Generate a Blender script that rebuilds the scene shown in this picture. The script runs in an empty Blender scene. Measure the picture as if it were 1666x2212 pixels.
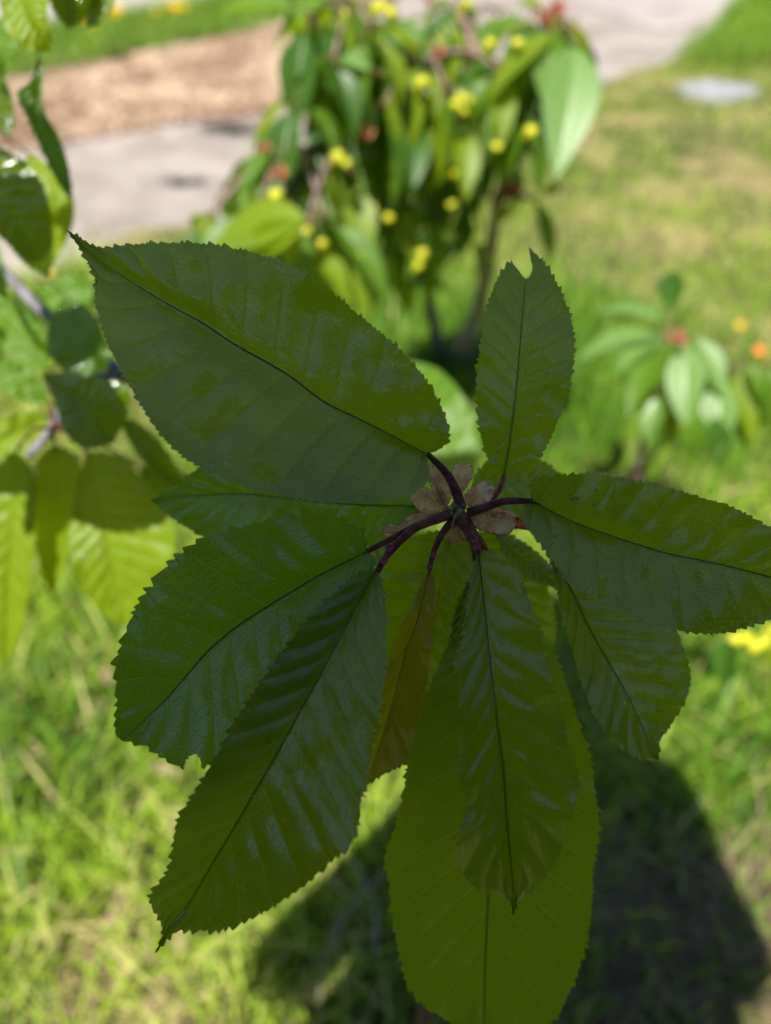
import bpy, bmesh, math, random
import numpy as np
from mathutils import Vector, Matrix

random.seed(7)
rng = np.random.default_rng(7)
scene = bpy.context.scene
col = scene.collection

# ------------------------------------------------------------------ camera
CAM_H = 1.3
PITCH = math.radians(45.0)
FPX = 1610.0            # focal length in px of a 1666 x 2212 picture
CX, CY = 833.0, 1106.0
cam_d = bpy.data.cameras.new('camera')
cam = bpy.data.objects.new('camera', cam_d)
col.objects.link(cam)
cam.location = (0, 0, CAM_H)
cam.rotation_euler = (math.pi / 2 - PITCH, 0, 0)
cam_d.sensor_fit = 'VERTICAL'
cam_d.sensor_height = 9.8
cam_d.lens = 9.8 * FPX / 2212.0
cam_d.clip_start = 0.01
cam_d.clip_end = 500
cam_d.dof.use_dof = True
cam_d.dof.focus_distance = 0.252
cam_d.dof.aperture_fstop = cam_d.lens / 5.9
scene.camera = cam

# ------------------------------------------------------------------ sky and sun
ANTI = (1180.0, 1470.0)   # where the camera's own shadow falls, picture px
sa = Vector(((ANTI[0] - CX) / FPX, (CY - ANTI[1]) / FPX, -1.0))
c, s = math.cos(PITCH), math.sin(PITCH)
sun_dir = Vector((sa.x, sa.y * s - sa.z * c, sa.y * c + sa.z * s)).normalized()   # light travels this way
to_sun = -sun_dir
world = bpy.data.worlds.new('World')
scene.world = world
world.use_nodes = True
wn = world.node_tree.nodes
bg = wn['Background']
sky = wn.new('ShaderNodeTexSky')
sky.sky_type = 'NISHITA'
sky.sun_disc = False
sky.sun_elevation = math.asin(to_sun.z)
sky.sun_rotation = math.atan2(to_sun.x, to_sun.y)
sky.altitude = 50
sky.air_density = 1.0
sky.dust_density = 0.2
sky.ozone_density = 2.0
world.node_tree.links.new(sky.outputs[0], bg.inputs[0])
bg.inputs[1].default_value = 0.066
sl = bpy.data.lights.new('sun', 'SUN')
sl.energy = 5.0
sl.angle = math.radians(0.53)
sl.color = (1.0, 0.955, 0.88)
so = bpy.data.objects.new('sun', sl)
col.objects.link(so)
so.rotation_euler = to_sun.to_track_quat('Z', 'Y').to_euler()
so.location = to_sun * 20
scene.view_settings.view_transform = 'Standard'
scene.view_settings.look = 'None'
scene.view_settings.gamma = 1.0
scene.view_settings.exposure = 1.12
scene.render.engine = 'CYCLES'
scene.cycles.max_bounces = 6
scene.cycles.transmission_bounces = 6
scene.cycles.sample_clamp_indirect = 6.0

# ------------------------------------------------------------------ picture px -> world
def W(x, y, d):
    """point at picture px (1666 wide) and depth d along the view axis"""
    a = (x - CX) / FPX * d
    b = (CY - y) / FPX * d
    return Vector((a, b * s + d * c, CAM_H + b * c - d * s))

def G(x, y, z=0.0):
    """point on the ground seen at picture px"""
    b = (CY - y) / FPX
    t = (CAM_H - z) / (s - b * c)
    return Vector(((x - CX) / FPX * t, (b * s + c) * t, z))

# ------------------------------------------------------------------ helpers
def tag(o, label=None, cat=None, group=None, kind=None):
    if label: o['label'] = label
    if cat: o['category'] = cat
    if group: o['group'] = group
    if kind: o['kind'] = kind
    return o

def empty(name, loc=(0, 0, 0)):
    o = bpy.data.objects.new(name, None)
    o.empty_display_size = 0.02
    o.location = loc
    col.objects.link(o)
    return o

def link(name, me, mat=None, parent=None):
    o = bpy.data.objects.new(name, me)
    col.objects.link(o)
    if mat is not None and len(me.materials) == 0:
        me.materials.append(mat)
    if parent is not None:
        o.parent = parent
        o.matrix_parent_inverse = Matrix.Translation(-root_loc(parent))
    return o

def root_loc(p):
    v = Vector((0, 0, 0))
    # every parent is either an empty at `location` or a mesh in world coordinates under one
    while p is not None:
        v = v + p.location
        if p.parent is not None:
            v = v - root_loc(p.parent)
        p = p.parent
    return v

def mesh(name, verts, faces, smooth=True):
    me = bpy.data.meshes.new(name)
    me.from_pydata([tuple(v) for v in verts], [], [tuple(f) for f in faces])
    if smooth:
        me.polygons.foreach_set('use_smooth', [True] * len(me.polygons))
    me.update()
    return me

def catmull(pts, n, closed=False):
    """sample a Catmull-Rom curve evenly by arc length, pts (k,dim)"""
    P = np.array([list(p) for p in pts], float)
    if len(P) == 2:
        t = np.linspace(0, 1, n)[:, None]
        return P[0] * (1 - t) + P[1] * t
    Q = np.vstack([2 * P[0] - P[1], P, 2 * P[-1] - P[-2]])
    out = []
    m = 24
    for i in range(1, len(Q) - 2):
        p0, p1, p2, p3 = Q[i - 1], Q[i], Q[i + 1], Q[i + 2]
        t0 = 0.0
        d1 = max(np.linalg.norm(p1 - p0) ** 0.5, 1e-9)
        d2 = max(np.linalg.norm(p2 - p1) ** 0.5, 1e-9)
        d3 = max(np.linalg.norm(p3 - p2) ** 0.5, 1e-9)
        t1 = t0 + d1; t2 = t1 + d2; t3 = t2 + d3
        t = np.linspace(t1, t2, m, endpoint=False)[:, None]
        A1 = (t1 - t) / (t1 - t0) * p0 + (t - t0) / (t1 - t0) * p1
        A2 = (t2 - t) / (t2 - t1) * p1 + (t - t1) / (t2 - t1) * p2
        A3 = (t3 - t) / (t3 - t2) * p2 + (t - t2) / (t3 - t2) * p3
        B1 = (t2 - t) / (t2 - t0) * A1 + (t - t0) / (t2 - t0) * A2
        B2 = (t3 - t) / (t3 - t1) * A2 + (t - t1) / (t3 - t1) * A3
        out.append((t2 - t) / (t2 - t1) * B1 + (t - t1) / (t2 - t1) * B2)
    C = np.vstack(out + [P[-1:]])
    L = np.concatenate([[0], np.cumsum(np.linalg.norm(np.diff(C, axis=0), axis=1))])
    u = np.linspace(0, L[-1], n)
    return np.stack([np.interp(u, L, C[:, k]) for k in range(C.shape[1])], 1)

def tube_data(pts, radii, sides=8, n=None, rough=0.0, seed=0, cap=True):
    n = n or max(6, len(pts) * 5)
    C = catmull(pts, n)
    rr = np.interp(np.linspace(0, 1, n), np.linspace(0, 1, len(radii)), radii)
    r_ = np.random.default_rng(seed)
    verts, faces = [], []
    T = np.gradient(C, axis=0)
    T /= np.linalg.norm(T, axis=1)[:, None] + 1e-12
    ref = np.array([0.3, 0.9, 0.31]); ref /= np.linalg.norm(ref)
    N = np.cross(T[0], ref); N /= np.linalg.norm(N) + 1e-12
    for i in range(n):
        N = N - T[i] * np.dot(N, T[i]); N /= np.linalg.norm(N) + 1e-12
        B = np.cross(T[i], N)
        for k in range(sides):
            a = 2 * math.pi * k / sides
            q = rr[i] * (1 + rough * r_.normal())
            verts.append(C[i] + (N * math.cos(a) + B * math.sin(a)) * q)
    for i in range(n - 1):
        for k in range(sides):
            k2 = (k + 1) % sides
            faces.append((i * sides + k, i * sides + k2, (i + 1) * sides + k2, (i + 1) * sides + k))
    if cap:
        faces.append(tuple(range(sides - 1, -1, -1)))
        faces.append(tuple((n - 1) * sides + k for k in range(sides)))
    return verts, faces

def tube(name, pts, radii, mat, parent=None, **kw):
    v, f = tube_data(pts, radii, **kw)
    return link(name, mesh(name, v, f), mat, parent)

# ------------------------------------------------------------------ materials
def new_mat(name):
    m = bpy.data.materials.new(name)
    m.use_nodes = True
    nt = m.node_tree
    nt.nodes.clear()
    return m, nt

def N(nt, kind, **kw):
    n = nt.nodes.new(kind)
    for k, v in kw.items():
        if k.startswith('i_'):
            n.inputs[k[2:].replace('_', ' ')].default_value = v
        else:
            setattr(n, k, v)
    return n

def math_n(nt, op, a, b=None, c=None, clamp=False):
    n = nt.nodes.new('ShaderNodeMath')
    n.operation = op
    n.use_clamp = clamp
    for i, v in enumerate((a, b, c)):
        if v is None: continue
        if isinstance(v, (int, float)): n.inputs[i].default_value = v
        else: nt.links.new(v, n.inputs[i])
    return n.outputs[0]

def mix_col(nt, f, a, b):
    n = nt.nodes.new('ShaderNodeMix')
    n.data_type = 'RGBA'
    for sock, v in ((n.inputs[0], f), (n.inputs[6], a), (n.inputs[7], b)):
        if isinstance(v, (int, float)): sock.default_value = v
        elif isinstance(v, tuple): sock.default_value = (*v, 1) if len(v) == 3 else v
        else: nt.links.new(v, sock)
    return n.outputs[2]

def smooth(nt, x, e0, e1):
    n = nt.nodes.new('ShaderNodeMapRange')
    n.interpolation_type = 'SMOOTHSTEP'
    nt.links.new(x, n.inputs[0])
    n.inputs[1].default_value = e0; n.inputs[2].default_value = e1
    n.inputs[3].default_value = 0.0; n.inputs[4].default_value = 1.0
    return n.outputs[0]

def leaf_material(name, base_a, base_b, trans, under=(0.13, 0.17, 0.09), rough=0.17, tfac=0.40,
                  vein=(0.26, 0.32, 0.04), midrib=(0.040, 0.055, 0.004), spec=1.0, fine=1.0):
    m, nt = new_mat(name)
    L = nt.links.new
    uv = N(nt, 'ShaderNodeUVMap', uv_map='vein').outputs[0]
    sep = N(nt, 'ShaderNodeSeparateXYZ'); L(uv, sep.inputs[0])
    phi, v = sep.outputs[0], sep.outputs[1]
    met = N(nt, 'ShaderNodeUVMap', uv_map='metric').outputs[0]
    # secondary veins
    fr = math_n(nt, 'FRACT', math_n(nt, 'ADD', phi, 0.5))
    d2 = math_n(nt, 'ABSOLUTE', math_n(nt, 'SUBTRACT', fr, 0.5))
    av = math_n(nt, 'ABSOLUTE', v)
    fade = math_n(nt, 'SUBTRACT', 1.0, smooth(nt, av, 0.72, 0.97))
    sec = math_n(nt, 'MULTIPLY', math_n(nt, 'SUBTRACT', 1.0, smooth(nt, d2, 0.010, 0.038)), fade)
    mid = math_n(nt, 'SUBTRACT', 1.0, smooth(nt, av, 0.003, 0.010))
    # tertiary net between the secondaries
    cmb = N(nt, 'ShaderNodeCombineXYZ')
    L(math_n(nt, 'MULTIPLY', phi, 1.6), cmb.inputs[0])
    L(math_n(nt, 'MULTIPLY', v, 13.0), cmb.inputs[1])
    wob = N(nt, 'ShaderNodeTexNoise', i_Scale=1.3, i_Detail=2.0)
    L(cmb.outputs[0], wob.inputs['Vector'])
    wv = N(nt, 'ShaderNodeVectorMath', operation='MULTIPLY_ADD')
    L(wob.outputs['Color'], wv.inputs[0]); wv.inputs[1].default_value = (0.9, 0.9, 0); L(cmb.outputs[0], wv.inputs[2])
    vor = N(nt, 'ShaderNodeTexVoronoi', feature='DISTANCE_TO_EDGE', voronoi_dimensions='2D', i_Scale=1.0)
    L(wv.outputs[0], vor.inputs['Vector'])
    ter = math_n(nt, 'SUBTRACT', 1.0, smooth(nt, vor.outputs['Distance'], 0.0, 0.07))
    vor2 = N(nt, 'ShaderNodeTexVoronoi', feature='DISTANCE_TO_EDGE', voronoi_dimensions='2D', i_Scale=9.0)
    L(met, vor2.inputs['Vector'])
    cell = smooth(nt, vor2.outputs['Distance'], 0.0, 0.12)
    # colour
    tc = N(nt, 'ShaderNodeTexCoord').outputs['Object']
    n1 = N(nt, 'ShaderNodeTexNoise', i_Scale=38.0, i_Detail=5.0, i_Roughness=0.62)
    L(tc, n1.inputs['Vector'])
    n3 = N(nt, 'ShaderNodeTexNoise', i_Scale=420.0, i_Detail=3.0)
    L(tc, n3.inputs['Vector'])
    nn = math_n(nt, 'ADD', math_n(nt, 'MULTIPLY', smooth(nt, n1.outputs[0], 0.3, 0.72), 0.8), math_n(nt, 'MULTIPLY', n3.outputs[0], 0.25), clamp=True)
    basec = mix_col(nt, nn, base_a, base_b)
    basec = mix_col(nt, math_n(nt, 'MULTIPLY', ter, 0.17 * fine), basec, vein)
    basec = mix_col(nt, math_n(nt, 'MULTIPLY', sec, 0.85), basec, vein)
    basec = mix_col(nt, mid, basec, midrib)
    # scars: a few pale scratches and tan spots
    n4 = N(nt, 'ShaderNodeTexNoise', i_Scale=16.0, i_Detail=1.0)
    L(tc, n4.inputs['Vector'])
    n5 = N(nt, 'ShaderNodeTexNoise', i_Scale=230.0, i_Detail=2.0)
    L(tc, n5.inputs['Vector'])
    scar = math_n(nt, 'MULTIPLY', smooth(nt, n4.outputs[0], 0.66, 0.72), smooth(nt, n5.outputs[0], 0.60, 0.66))
    basec = mix_col(nt, math_n(nt, 'MULTIPLY', scar, 0.8), basec, (0.22, 0.25, 0.14))
    geo = N(nt, 'ShaderNodeNewGeometry')
    back = geo.outputs['Backfacing']
    basec = mix_col(nt, math_n(nt, 'MULTIPLY', back, 0.8), basec, under)
    tcol = mix_col(nt, nn, trans, (trans[0] * 0.75, trans[1] * 0.85, trans[2]))
    tcol = mix_col(nt, math_n(nt, 'MULTIPLY', sec, 0.25), tcol, (0.30, 0.34, 0.05))
    tcol = mix_col(nt, math_n(nt, 'MULTIPLY', ter, 0.10 * fine), tcol, (0.30, 0.36, 0.04))
    tcol = mix_col(nt, math_n(nt, 'MULTIPLY', mid, 0.8), tcol, (0.02, 0.02, 0.004))
    # relief
    h = math_n(nt, 'ADD', math_n(nt, 'MULTIPLY', sec, -0.55), math_n(nt, 'MULTIPLY', ter, -0.14))
    h = math_n(nt, 'ADD', h, math_n(nt, 'MULTIPLY', cell, 0.04))
    h = math_n(nt, 'ADD', h, math_n(nt, 'MULTIPLY', n3.outputs[0], 0.10))
    bump = N(nt, 'ShaderNodeBump', i_Strength=0.9 * fine, i_Distance=0.0005)
    L(h, bump.inputs['Height'])
    p = N(nt, 'ShaderNodeBsdfPrincipled')
    L(basec, p.inputs['Base Color'])
    r = math_n(nt, 'ADD', math_n(nt, 'MULTIPLY', n1.outputs[0], 0.14), rough - 0.07)
    r = math_n(nt, 'ADD', r, math_n(nt, 'MULTIPLY', back, 0.3))
    L(r, p.inputs['Roughness'])
    L(math_n(nt, 'MULTIPLY', math_n(nt, 'SUBTRACT', 1.0, math_n(nt, 'MAXIMUM', mid, math_n(nt, 'MULTIPLY', sec, 0.6))), spec), p.inputs['Specular IOR Level'])
    L(bump.outputs[0], p.inputs['Normal'])
    t = N(nt, 'ShaderNodeBsdfTranslucent')
    L(tcol, t.inputs['Color'])
    L(bump.outputs[0], t.inputs['Normal'])
    mx = N(nt, 'ShaderNodeMixShader', i_Fac=tfac)
    L(p.outputs[0], mx.inputs[1]); L(t.outputs[0], mx.inputs[2])
    out = N(nt, 'ShaderNodeOutputMaterial')
    L(mx.outputs[0], out.inputs[0])
    return m

def simple_mat(name, col_a, col_b, scale=60.0, rough=0.6, bump=0.3, bdist=0.001, spec=0.4, trans=None, tfac=0.3, stretch=(1, 1, 1), lo=0.35, hi=0.65, detail=5.0):
    m, nt = new_mat(name)
    L = nt.links.new
    tc = N(nt, 'ShaderNodeTexCoord').outputs['Object']
    mp = N(nt, 'ShaderNodeMapping'); mp.inputs['Scale'].default_value = stretch
    L(tc, mp.inputs[0])
    n1 = N(nt, 'ShaderNodeTexNoise', i_Scale=scale, i_Detail=detail, i_Roughness=0.6)
    L(mp.outputs[0], n1.inputs['Vector'])
    cc = mix_col(nt, smooth(nt, n1.outputs[0], lo, hi), col_a, col_b)
    p = N(nt, 'ShaderNodeBsdfPrincipled', i_Roughness=rough)
    p.inputs['Specular IOR Level'].default_value = spec
    L(cc, p.inputs['Base Color'])
    bp = N(nt, 'ShaderNodeBump', i_Strength=bump, i_Distance=bdist)
    L(n1.outputs[0], bp.inputs['Height']); L(bp.outputs[0], p.inputs['Normal'])
    out = N(nt, 'ShaderNodeOutputMaterial')
    if trans:
        t = N(nt, 'ShaderNodeBsdfTranslucent'); t.inputs[0].default_value = (*trans, 1)
        mx = N(nt, 'ShaderNodeMixShader', i_Fac=tfac)
        L(p.outputs[0], mx.inputs[1]); L(t.outputs[0], mx.inputs[2]); L(mx.outputs[0], out.inputs[0])
    else:
        L(p.outputs[0], out.inputs[0])
    return m

M = {}
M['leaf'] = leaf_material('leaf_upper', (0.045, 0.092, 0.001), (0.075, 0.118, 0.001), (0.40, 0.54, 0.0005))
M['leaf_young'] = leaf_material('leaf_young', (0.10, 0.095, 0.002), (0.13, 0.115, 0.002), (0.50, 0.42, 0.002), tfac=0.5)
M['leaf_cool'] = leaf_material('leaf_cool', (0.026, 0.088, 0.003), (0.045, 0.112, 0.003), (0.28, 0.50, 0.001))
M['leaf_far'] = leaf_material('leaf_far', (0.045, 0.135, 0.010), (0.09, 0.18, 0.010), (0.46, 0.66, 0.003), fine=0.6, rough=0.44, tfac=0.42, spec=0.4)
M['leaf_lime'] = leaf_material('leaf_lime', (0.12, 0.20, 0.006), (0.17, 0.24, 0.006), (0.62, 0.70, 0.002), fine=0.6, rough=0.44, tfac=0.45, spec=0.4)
M['leaf_sheen'] = leaf_material('leaf_sheen', (0.09, 0.20, 0.04), (0.14, 0.25, 0.06), (0.40, 0.62, 0.03), fine=0.6, rough=0.42, tfac=0.3, spec=0.8)  # pale base puts sun glare into the leaf colour
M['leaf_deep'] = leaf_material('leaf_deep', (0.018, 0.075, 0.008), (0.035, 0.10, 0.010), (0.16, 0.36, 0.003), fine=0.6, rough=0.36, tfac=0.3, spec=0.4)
M['petiole'] = simple_mat('petiole_purple', (0.050, 0.013, 0.010), (0.16, 0.050, 0.036), scale=260, rough=0.55, bump=0.4, bdist=0.0003, spec=0.2)
M['petiole_red'] = simple_mat('petiole_red', (0.15, 0.020, 0.014), (0.24, 0.045, 0.022), scale=300, rough=0.45, bump=0.2, bdist=0.0002)
M['petiole_far'] = simple_mat('petiole_far', (0.10, 0.07, 0.02), (0.16, 0.10, 0.03), scale=100, rough=0.5, bump=0.0)
M['gland'] = simple_mat('gland_pink', (0.20, 0.012, 0.045), (0.30, 0.03, 0.08), scale=500, rough=0.3, bump=0.1, bdist=0.0002)
M['midrib'] = simple_mat('midrib_dark', (0.035, 0.050, 0.003), (0.06, 0.075, 0.004), scale=200, rough=0.9, bump=0.0, spec=0.05)
M['midrib_pale'] = simple_mat('midrib_pale', (0.11, 0.16, 0.02), (0.15, 0.20, 0.03), scale=200, rough=0.5, bump=0.0)
M['scale'] = simple_mat('bud_scale_papery', (0.50, 0.30, 0.18), (0.68, 0.50, 0.28), scale=170, rough=0.65, bump=0.5, bdist=0.0005, trans=(0.6, 0.28, 0.10), tfac=0.35)
def scale_material():
    m, nt = new_mat('bud_scale_rimmed')
    L = nt.links.new
    uv = N(nt, 'ShaderNodeUVMap', uv_map='vein').outputs[0]
    sep = N(nt, 'ShaderNodeSeparateXYZ'); L(uv, sep.inputs[0])
    av = math_n(nt, 'ABSOLUTE', sep.outputs[1])
    met = N(nt, 'ShaderNodeUVMap', uv_map='metric').outputs[0]
    mp = N(nt, 'ShaderNodeMapping'); mp.inputs['Scale'].default_value = (6, 60, 1); L(met, mp.inputs[0])
    st = N(nt, 'ShaderNodeTexNoise', i_Scale=1.0, i_Detail=3.0); L(mp.outputs[0], st.inputs['Vector'])
    tc = N(nt, 'ShaderNodeTexCoord').outputs['Object']
    bl = N(nt, 'ShaderNodeTexNoise', i_Scale=220.0, i_Detail=3.0); L(tc, bl.inputs['Vector'])
    cc = mix_col(nt, smooth(nt, bl.outputs[0], 0.35, 0.65), (0.68, 0.42, 0.28), (0.84, 0.66, 0.36))
    cc = mix_col(nt, math_n(nt, 'MULTIPLY', smooth(nt, st.outputs[0], 0.5, 0.75), 0.45), cc, (0.28, 0.12, 0.07))
    cc = mix_col(nt, math_n(nt, 'MULTIPLY', smooth(nt, av, 0.90, 0.985), 0.75), cc, (0.16, 0.055, 0.025))
    p = N(nt, 'ShaderNodeBsdfPrincipled', i_Roughness=0.6); L(cc, p.inputs['Base Color'])
    p.inputs['Specular IOR Level'].default_value = 0.3
    bp = N(nt, 'ShaderNodeBump', i_Strength=0.6, i_Distance=0.0006); L(st.outputs[0], bp.inputs['Height']); L(bp.outputs[0], p.inputs['Normal'])
    t_ = N(nt, 'ShaderNodeBsdfTranslucent'); L(cc, t_.inputs[0])
    mx = N(nt, 'ShaderNodeMixShader', i_Fac=0.35); L(p.outputs[0], mx.inputs[1]); L(t_.outputs[0], mx.inputs[2])
    out = N(nt, 'ShaderNodeOutputMaterial'); L(mx.outputs[0], out.inputs[0])
    return m
M['scale'] = scale_material()
M['scale_red'] = simple_mat('bud_scale_red', (0.36, 0.12, 0.07), (0.48, 0.22, 0.13), scale=120, rough=0.65, bump=0.2, trans=(0.8, 0.20, 0.08), tfac=0.35)
M['bud'] = simple_mat('bud_green', (0.16, 0.14, 0.05), (0.30, 0.28, 0.12), scale=400, rough=0.6, bump=0.3, bdist=0.0003)
M['bark'] = simple_mat('bark_brown', (0.10, 0.065, 0.055), (0.26, 0.17, 0.14), scale=60, rough=0.8, bump=0.8, bdist=0.003, stretch=(1, 1, 0.35))
M['bark_pale'] = simple_mat('bark_pale_pink', (0.38, 0.26, 0.22), (0.56, 0.41, 0.36), scale=40, rough=0.8, bump=0.6, bdist=0.003, stretch=(1, 1, 0.4))
M['bark_grey'] = simple_mat('bark_grey', (0.10, 0.095, 0.11), (0.20, 0.18, 0.20), scale=60, rough=0.8, bump=0.6, bdist=0.002, stretch=(1, 1, 0.35))
M['cherry'] = simple_mat('cherry_yellow', (0.50, 0.50, 0.015), (0.60, 0.58, 0.03), scale=60, rough=0.25, bump=0.0, spec=0.5, trans=(0.8, 0.75, 0.02), tfac=0.25)
M['petal_y'] = simple_mat('petal_yellow', (0.85, 0.50, 0.005), (0.9, 0.62, 0.01), scale=90, rough=0.5, bump=0.0, trans=(0.95, 0.6, 0.0), tfac=0.4)
M['petal_o'] = simple_mat('petal_orange', (0.85, 0.20, 0.01), (0.9, 0.32, 0.02), scale=90, rough=0.5, bump=0.0, trans=(0.95, 0.35, 0.0), tfac=0.4)
M['flower_stem'] = simple_mat('flower_stem', (0.10, 0.18, 0.06), (0.16, 0.24, 0.09), scale=90, rough=0.5, bump=0.0)

# ------------------------------------------------------------------ the ground, paths and beds
def ground_material():
    m, nt = new_mat('ground_lawn_soil')
    L = nt.links.new
    tc = N(nt, 'ShaderNodeTexCoord').outputs['Object']
    a = N(nt, 'ShaderNodeTexNoise', i_Scale=2.2, i_Detail=6.0, i_Roughness=0.62); L(tc, a.inputs['Vector'])
    b = N(nt, 'ShaderNodeTexNoise', i_Scale=38.0, i_Detail=4.0); L(tc, b.inputs['Vector'])
    cc = mix_col(nt, smooth(nt, b.outputs[0], 0.35, 0.65), (0.035, 0.045, 0.015), (0.09, 0.10, 0.03))
    cc = mix_col(nt, smooth(nt, a.outputs[0], 0.47, 0.62), cc, (0.24, 0.17, 0.095))
    p = N(nt, 'ShaderNodeBsdfPrincipled', i_Roughness=0.95)
    p.inputs['Specular IOR Level'].default_value = 0.1
    L(cc, p.inputs['Base Color'])
    bp = N(nt, 'ShaderNodeBump', i_Strength=0.7, i_Distance=0.02)
    L(b.outputs[0], bp.inputs['Height']); L(bp.outputs[0], p.inputs['Normal'])
    out = N(nt, 'ShaderNodeOutputMaterial'); L(p.outputs[0], out.inputs[0])
    return m

M['ground'] = ground_material()
M['path'] = simple_mat('path_asphalt', (0.20, 0.168, 0.14), (0.31, 0.27, 0.235), scale=3.2, rough=0.92, bump=0.3, bdist=0.01, spec=0.15, lo=0.3, hi=0.7, detail=12)
M['pave'] = simple_mat('pavement_concrete', (0.26, 0.225, 0.205), (0.34, 0.295, 0.27), scale=3.0, rough=0.92, bump=0.2, bdist=0.01, spec=0.15, detail=12)
M['mulch'] = simple_mat('bark_mulch', (0.16, 0.10, 0.065), (0.34, 0.24, 0.16), scale=6.0, rough=0.95, bump=0.8, bdist=0.03, spec=0.1, detail=12)
M['chip'] = simple_mat('wood_chip', (0.22, 0.14, 0.09), (0.42, 0.31, 0.21), scale=2.5, rough=0.9, bump=0.2)
M['stone'] = simple_mat('flat_stone', (0.17, 0.18, 0.19), (0.27, 0.27, 0.27), scale=18, rough=0.85, bump=0.4, bdist=0.006)

gm = mesh('ground', [(-120, -120, 0), (120, -120, 0), (120, 120, 0), (-120, 120, 0)], [(0, 1, 2, 3)], False)
tag(link('ground', gm, M['ground']), kind='structure')

def poly_px(pts):
    return [G(x, y) for x, y in pts]

def sheet(name, outline, z, mat, n=140, wob=0.03, kind='structure'):
    C = catmull([(p[0], p[1]) for p in outline] + [(outline[0][0], outline[0][1])], n)[:-1]
    r_ = np.random.default_rng(len(name))
    C = C + r_.normal(0, wob, C.shape) * 0.5
    me = bpy.data.meshes.new(name)
    bm = bmesh.new()
    vs = [bm.verts.new((p[0], p[1], z)) for p in C]
    bm.faces.new(vs)
    bmesh.ops.triangulate(bm, faces=bm.faces[:])
    bmesh.ops.recalc_face_normals(bm, faces=bm.faces[:])
    for f in bm.faces:
        if f.normal.z < 0: f.normal_flip()
    bm.to_mesh(me); bm.free()
    o = link(name, me, mat)
    return tag(o, kind=kind), C

path_low = [G(-420, 760), G(-200, 720), G(0, 640), (G(163, 575)), G(270, 520), G(400, 490), G(488, 477), G(700, 405), G(1000, 270), G(1301, 184), G(1475, 117), G(1572, 33)]
path_up = [G(1610, -110), G(1300, -140), G(1000, -110), G(868, 0), G(759, 81), G(690, 190), G(640, 228), G(400, 262), G(135, 304), G(-100, 330), G(-420, 350)]
_, PATH = sheet('path', path_low + path_up, 0.004, M['path'])
mul_low = [G(-300, 352), G(-80, 332), G(135, 308), G(400, 266), G(636, 232), G(688, 192), G(752, 84)]
mul_up = [G(694, 30), G(542, 74), G(380, 106), G(217, 140), G(108, 164), G(-80, 192), G(-300, 226)]
_, MULCH = sheet('mulch_bed', mul_low + mul_up, 0.009, M['mulch'], wob=0.05)
pv = [G(1301, 22), G(1380, 52), G(1464, 81), G(1560, 25), G(1640, -60), G(1700, -260), G(1200, -420), G(700, -420), G(860, -160), G(1010, -95)]
_, PAVE = sheet('pavement', pv, 0.009, M['pave'], wob=0.01)
rd = [G(-200, 95), G(60, 62), G(236, 36), G(380, 14), G(520, -20), G(760, -150), G(500, -400), G(-200, -300)]
_, ROAD = sheet('road', rd, 0.005, M['pave'], wob=0.01)

def inside(P, poly):
    x, y = P[:, 0], P[:, 1]
    r = np.zeros(len(P), bool)
    n = len(poly)
    for i in range(n):
        x1, y1 = poly[i]; x2, y2 = poly[(i + 1) % n]
        cond = ((y1 > y) != (y2 > y))
        xi = (x2 - x1) * (y - y1) / (y2 - y1 + 1e-12) + x1
        r ^= cond & (x < xi)
    return r

# wood chips on the mulch bed
def chips():
    mn, mx_ = MULCH.min(0), MULCH.max(0)
    P = rng.uniform(mn, mx_, (12000, 2))
    P = P[inside(P, MULCH)]
    jm = rng.uniform(0, 1, len(P)) < .35
    P = P + jm[:, None] * rng.normal(0, .13, P.shape)
    V, F = [], []
    box = np.array([(-1, -1, -1), (1, -1, -1), (1, 1, -1), (-1, 1, -1), (-1, -1, 1), (1, -1, 1), (1, 1, 1), (-1, 1, 1)], float)
    bf = [(0, 3, 2, 1), (4, 5, 6, 7), (0, 1, 5, 4), (1, 2, 6, 5), (2, 3, 7, 6), (3, 0, 4, 7)]
    for p in P:
        sc = np.array([rng.uniform(.012, .04), rng.uniform(.005, .013), rng.uniform(.002, .005)])
        R = np.array(Matrix.Rotation(rng.uniform(0, 6.28), 3, 'Z') @ Matrix.Rotation(rng.normal(0, .35), 3, 'X') @ Matrix.Rotation(rng.normal(0, .3), 3, 'Y'))
        q = (box * sc) @ R.T + np.array([p[0], p[1], 0.014 + rng.uniform(0, .012)])
        b0 = len(V)
        V.extend(q); F.extend([tuple(b0 + i for i in f) for f in bf])
    o = link('wood_chips', mesh('wood_chips', V, F, False), M['chip'])
    tag(o, 'tan and brown wood chips strewn over the mulch bed beyond the path', 'wood chips', kind='stuff')
chips()

# ------------------------------------------------------------------ grass
def grass_material(name, c0, c1, c2):
    m, nt = new_mat(name)
    L = nt.links.new
    at = N(nt, 'ShaderNodeAttribute', attribute_name='tint').outputs['Fac']
    r = N(nt, 'ShaderNodeValToRGB')
    r.color_ramp.elements[0].position = 0.0; r.color_ramp.elements[0].color = (*c0, 1)
    r.color_ramp.elements[1].position = 1.0; r.color_ramp.elements[1].color = (*c2, 1)
    e = r.color_ramp.elements.new(0.6); e.color = (*c1, 1)
    L(at, r.inputs[0])
    p = N(nt, 'ShaderNodeBsdfPrincipled', i_Roughness=0.5)
    p.inputs['Specular IOR Level'].default_value = 0.35
    L(r.outputs[0], p.inputs['Base Color'])
    t = N(nt, 'ShaderNodeBsdfTranslucent'); L(r.outputs[0], t.inputs[0])
    mx = N(nt, 'ShaderNodeMixShader', i_Fac=0.4)
    L(p.outputs[0], mx.inputs[1]); L(t.outputs[0], mx.inputs[2])
    out = N(nt, 'ShaderNodeOutputMaterial'); L(mx.outputs[0], out.inputs[0])
    return m

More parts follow.
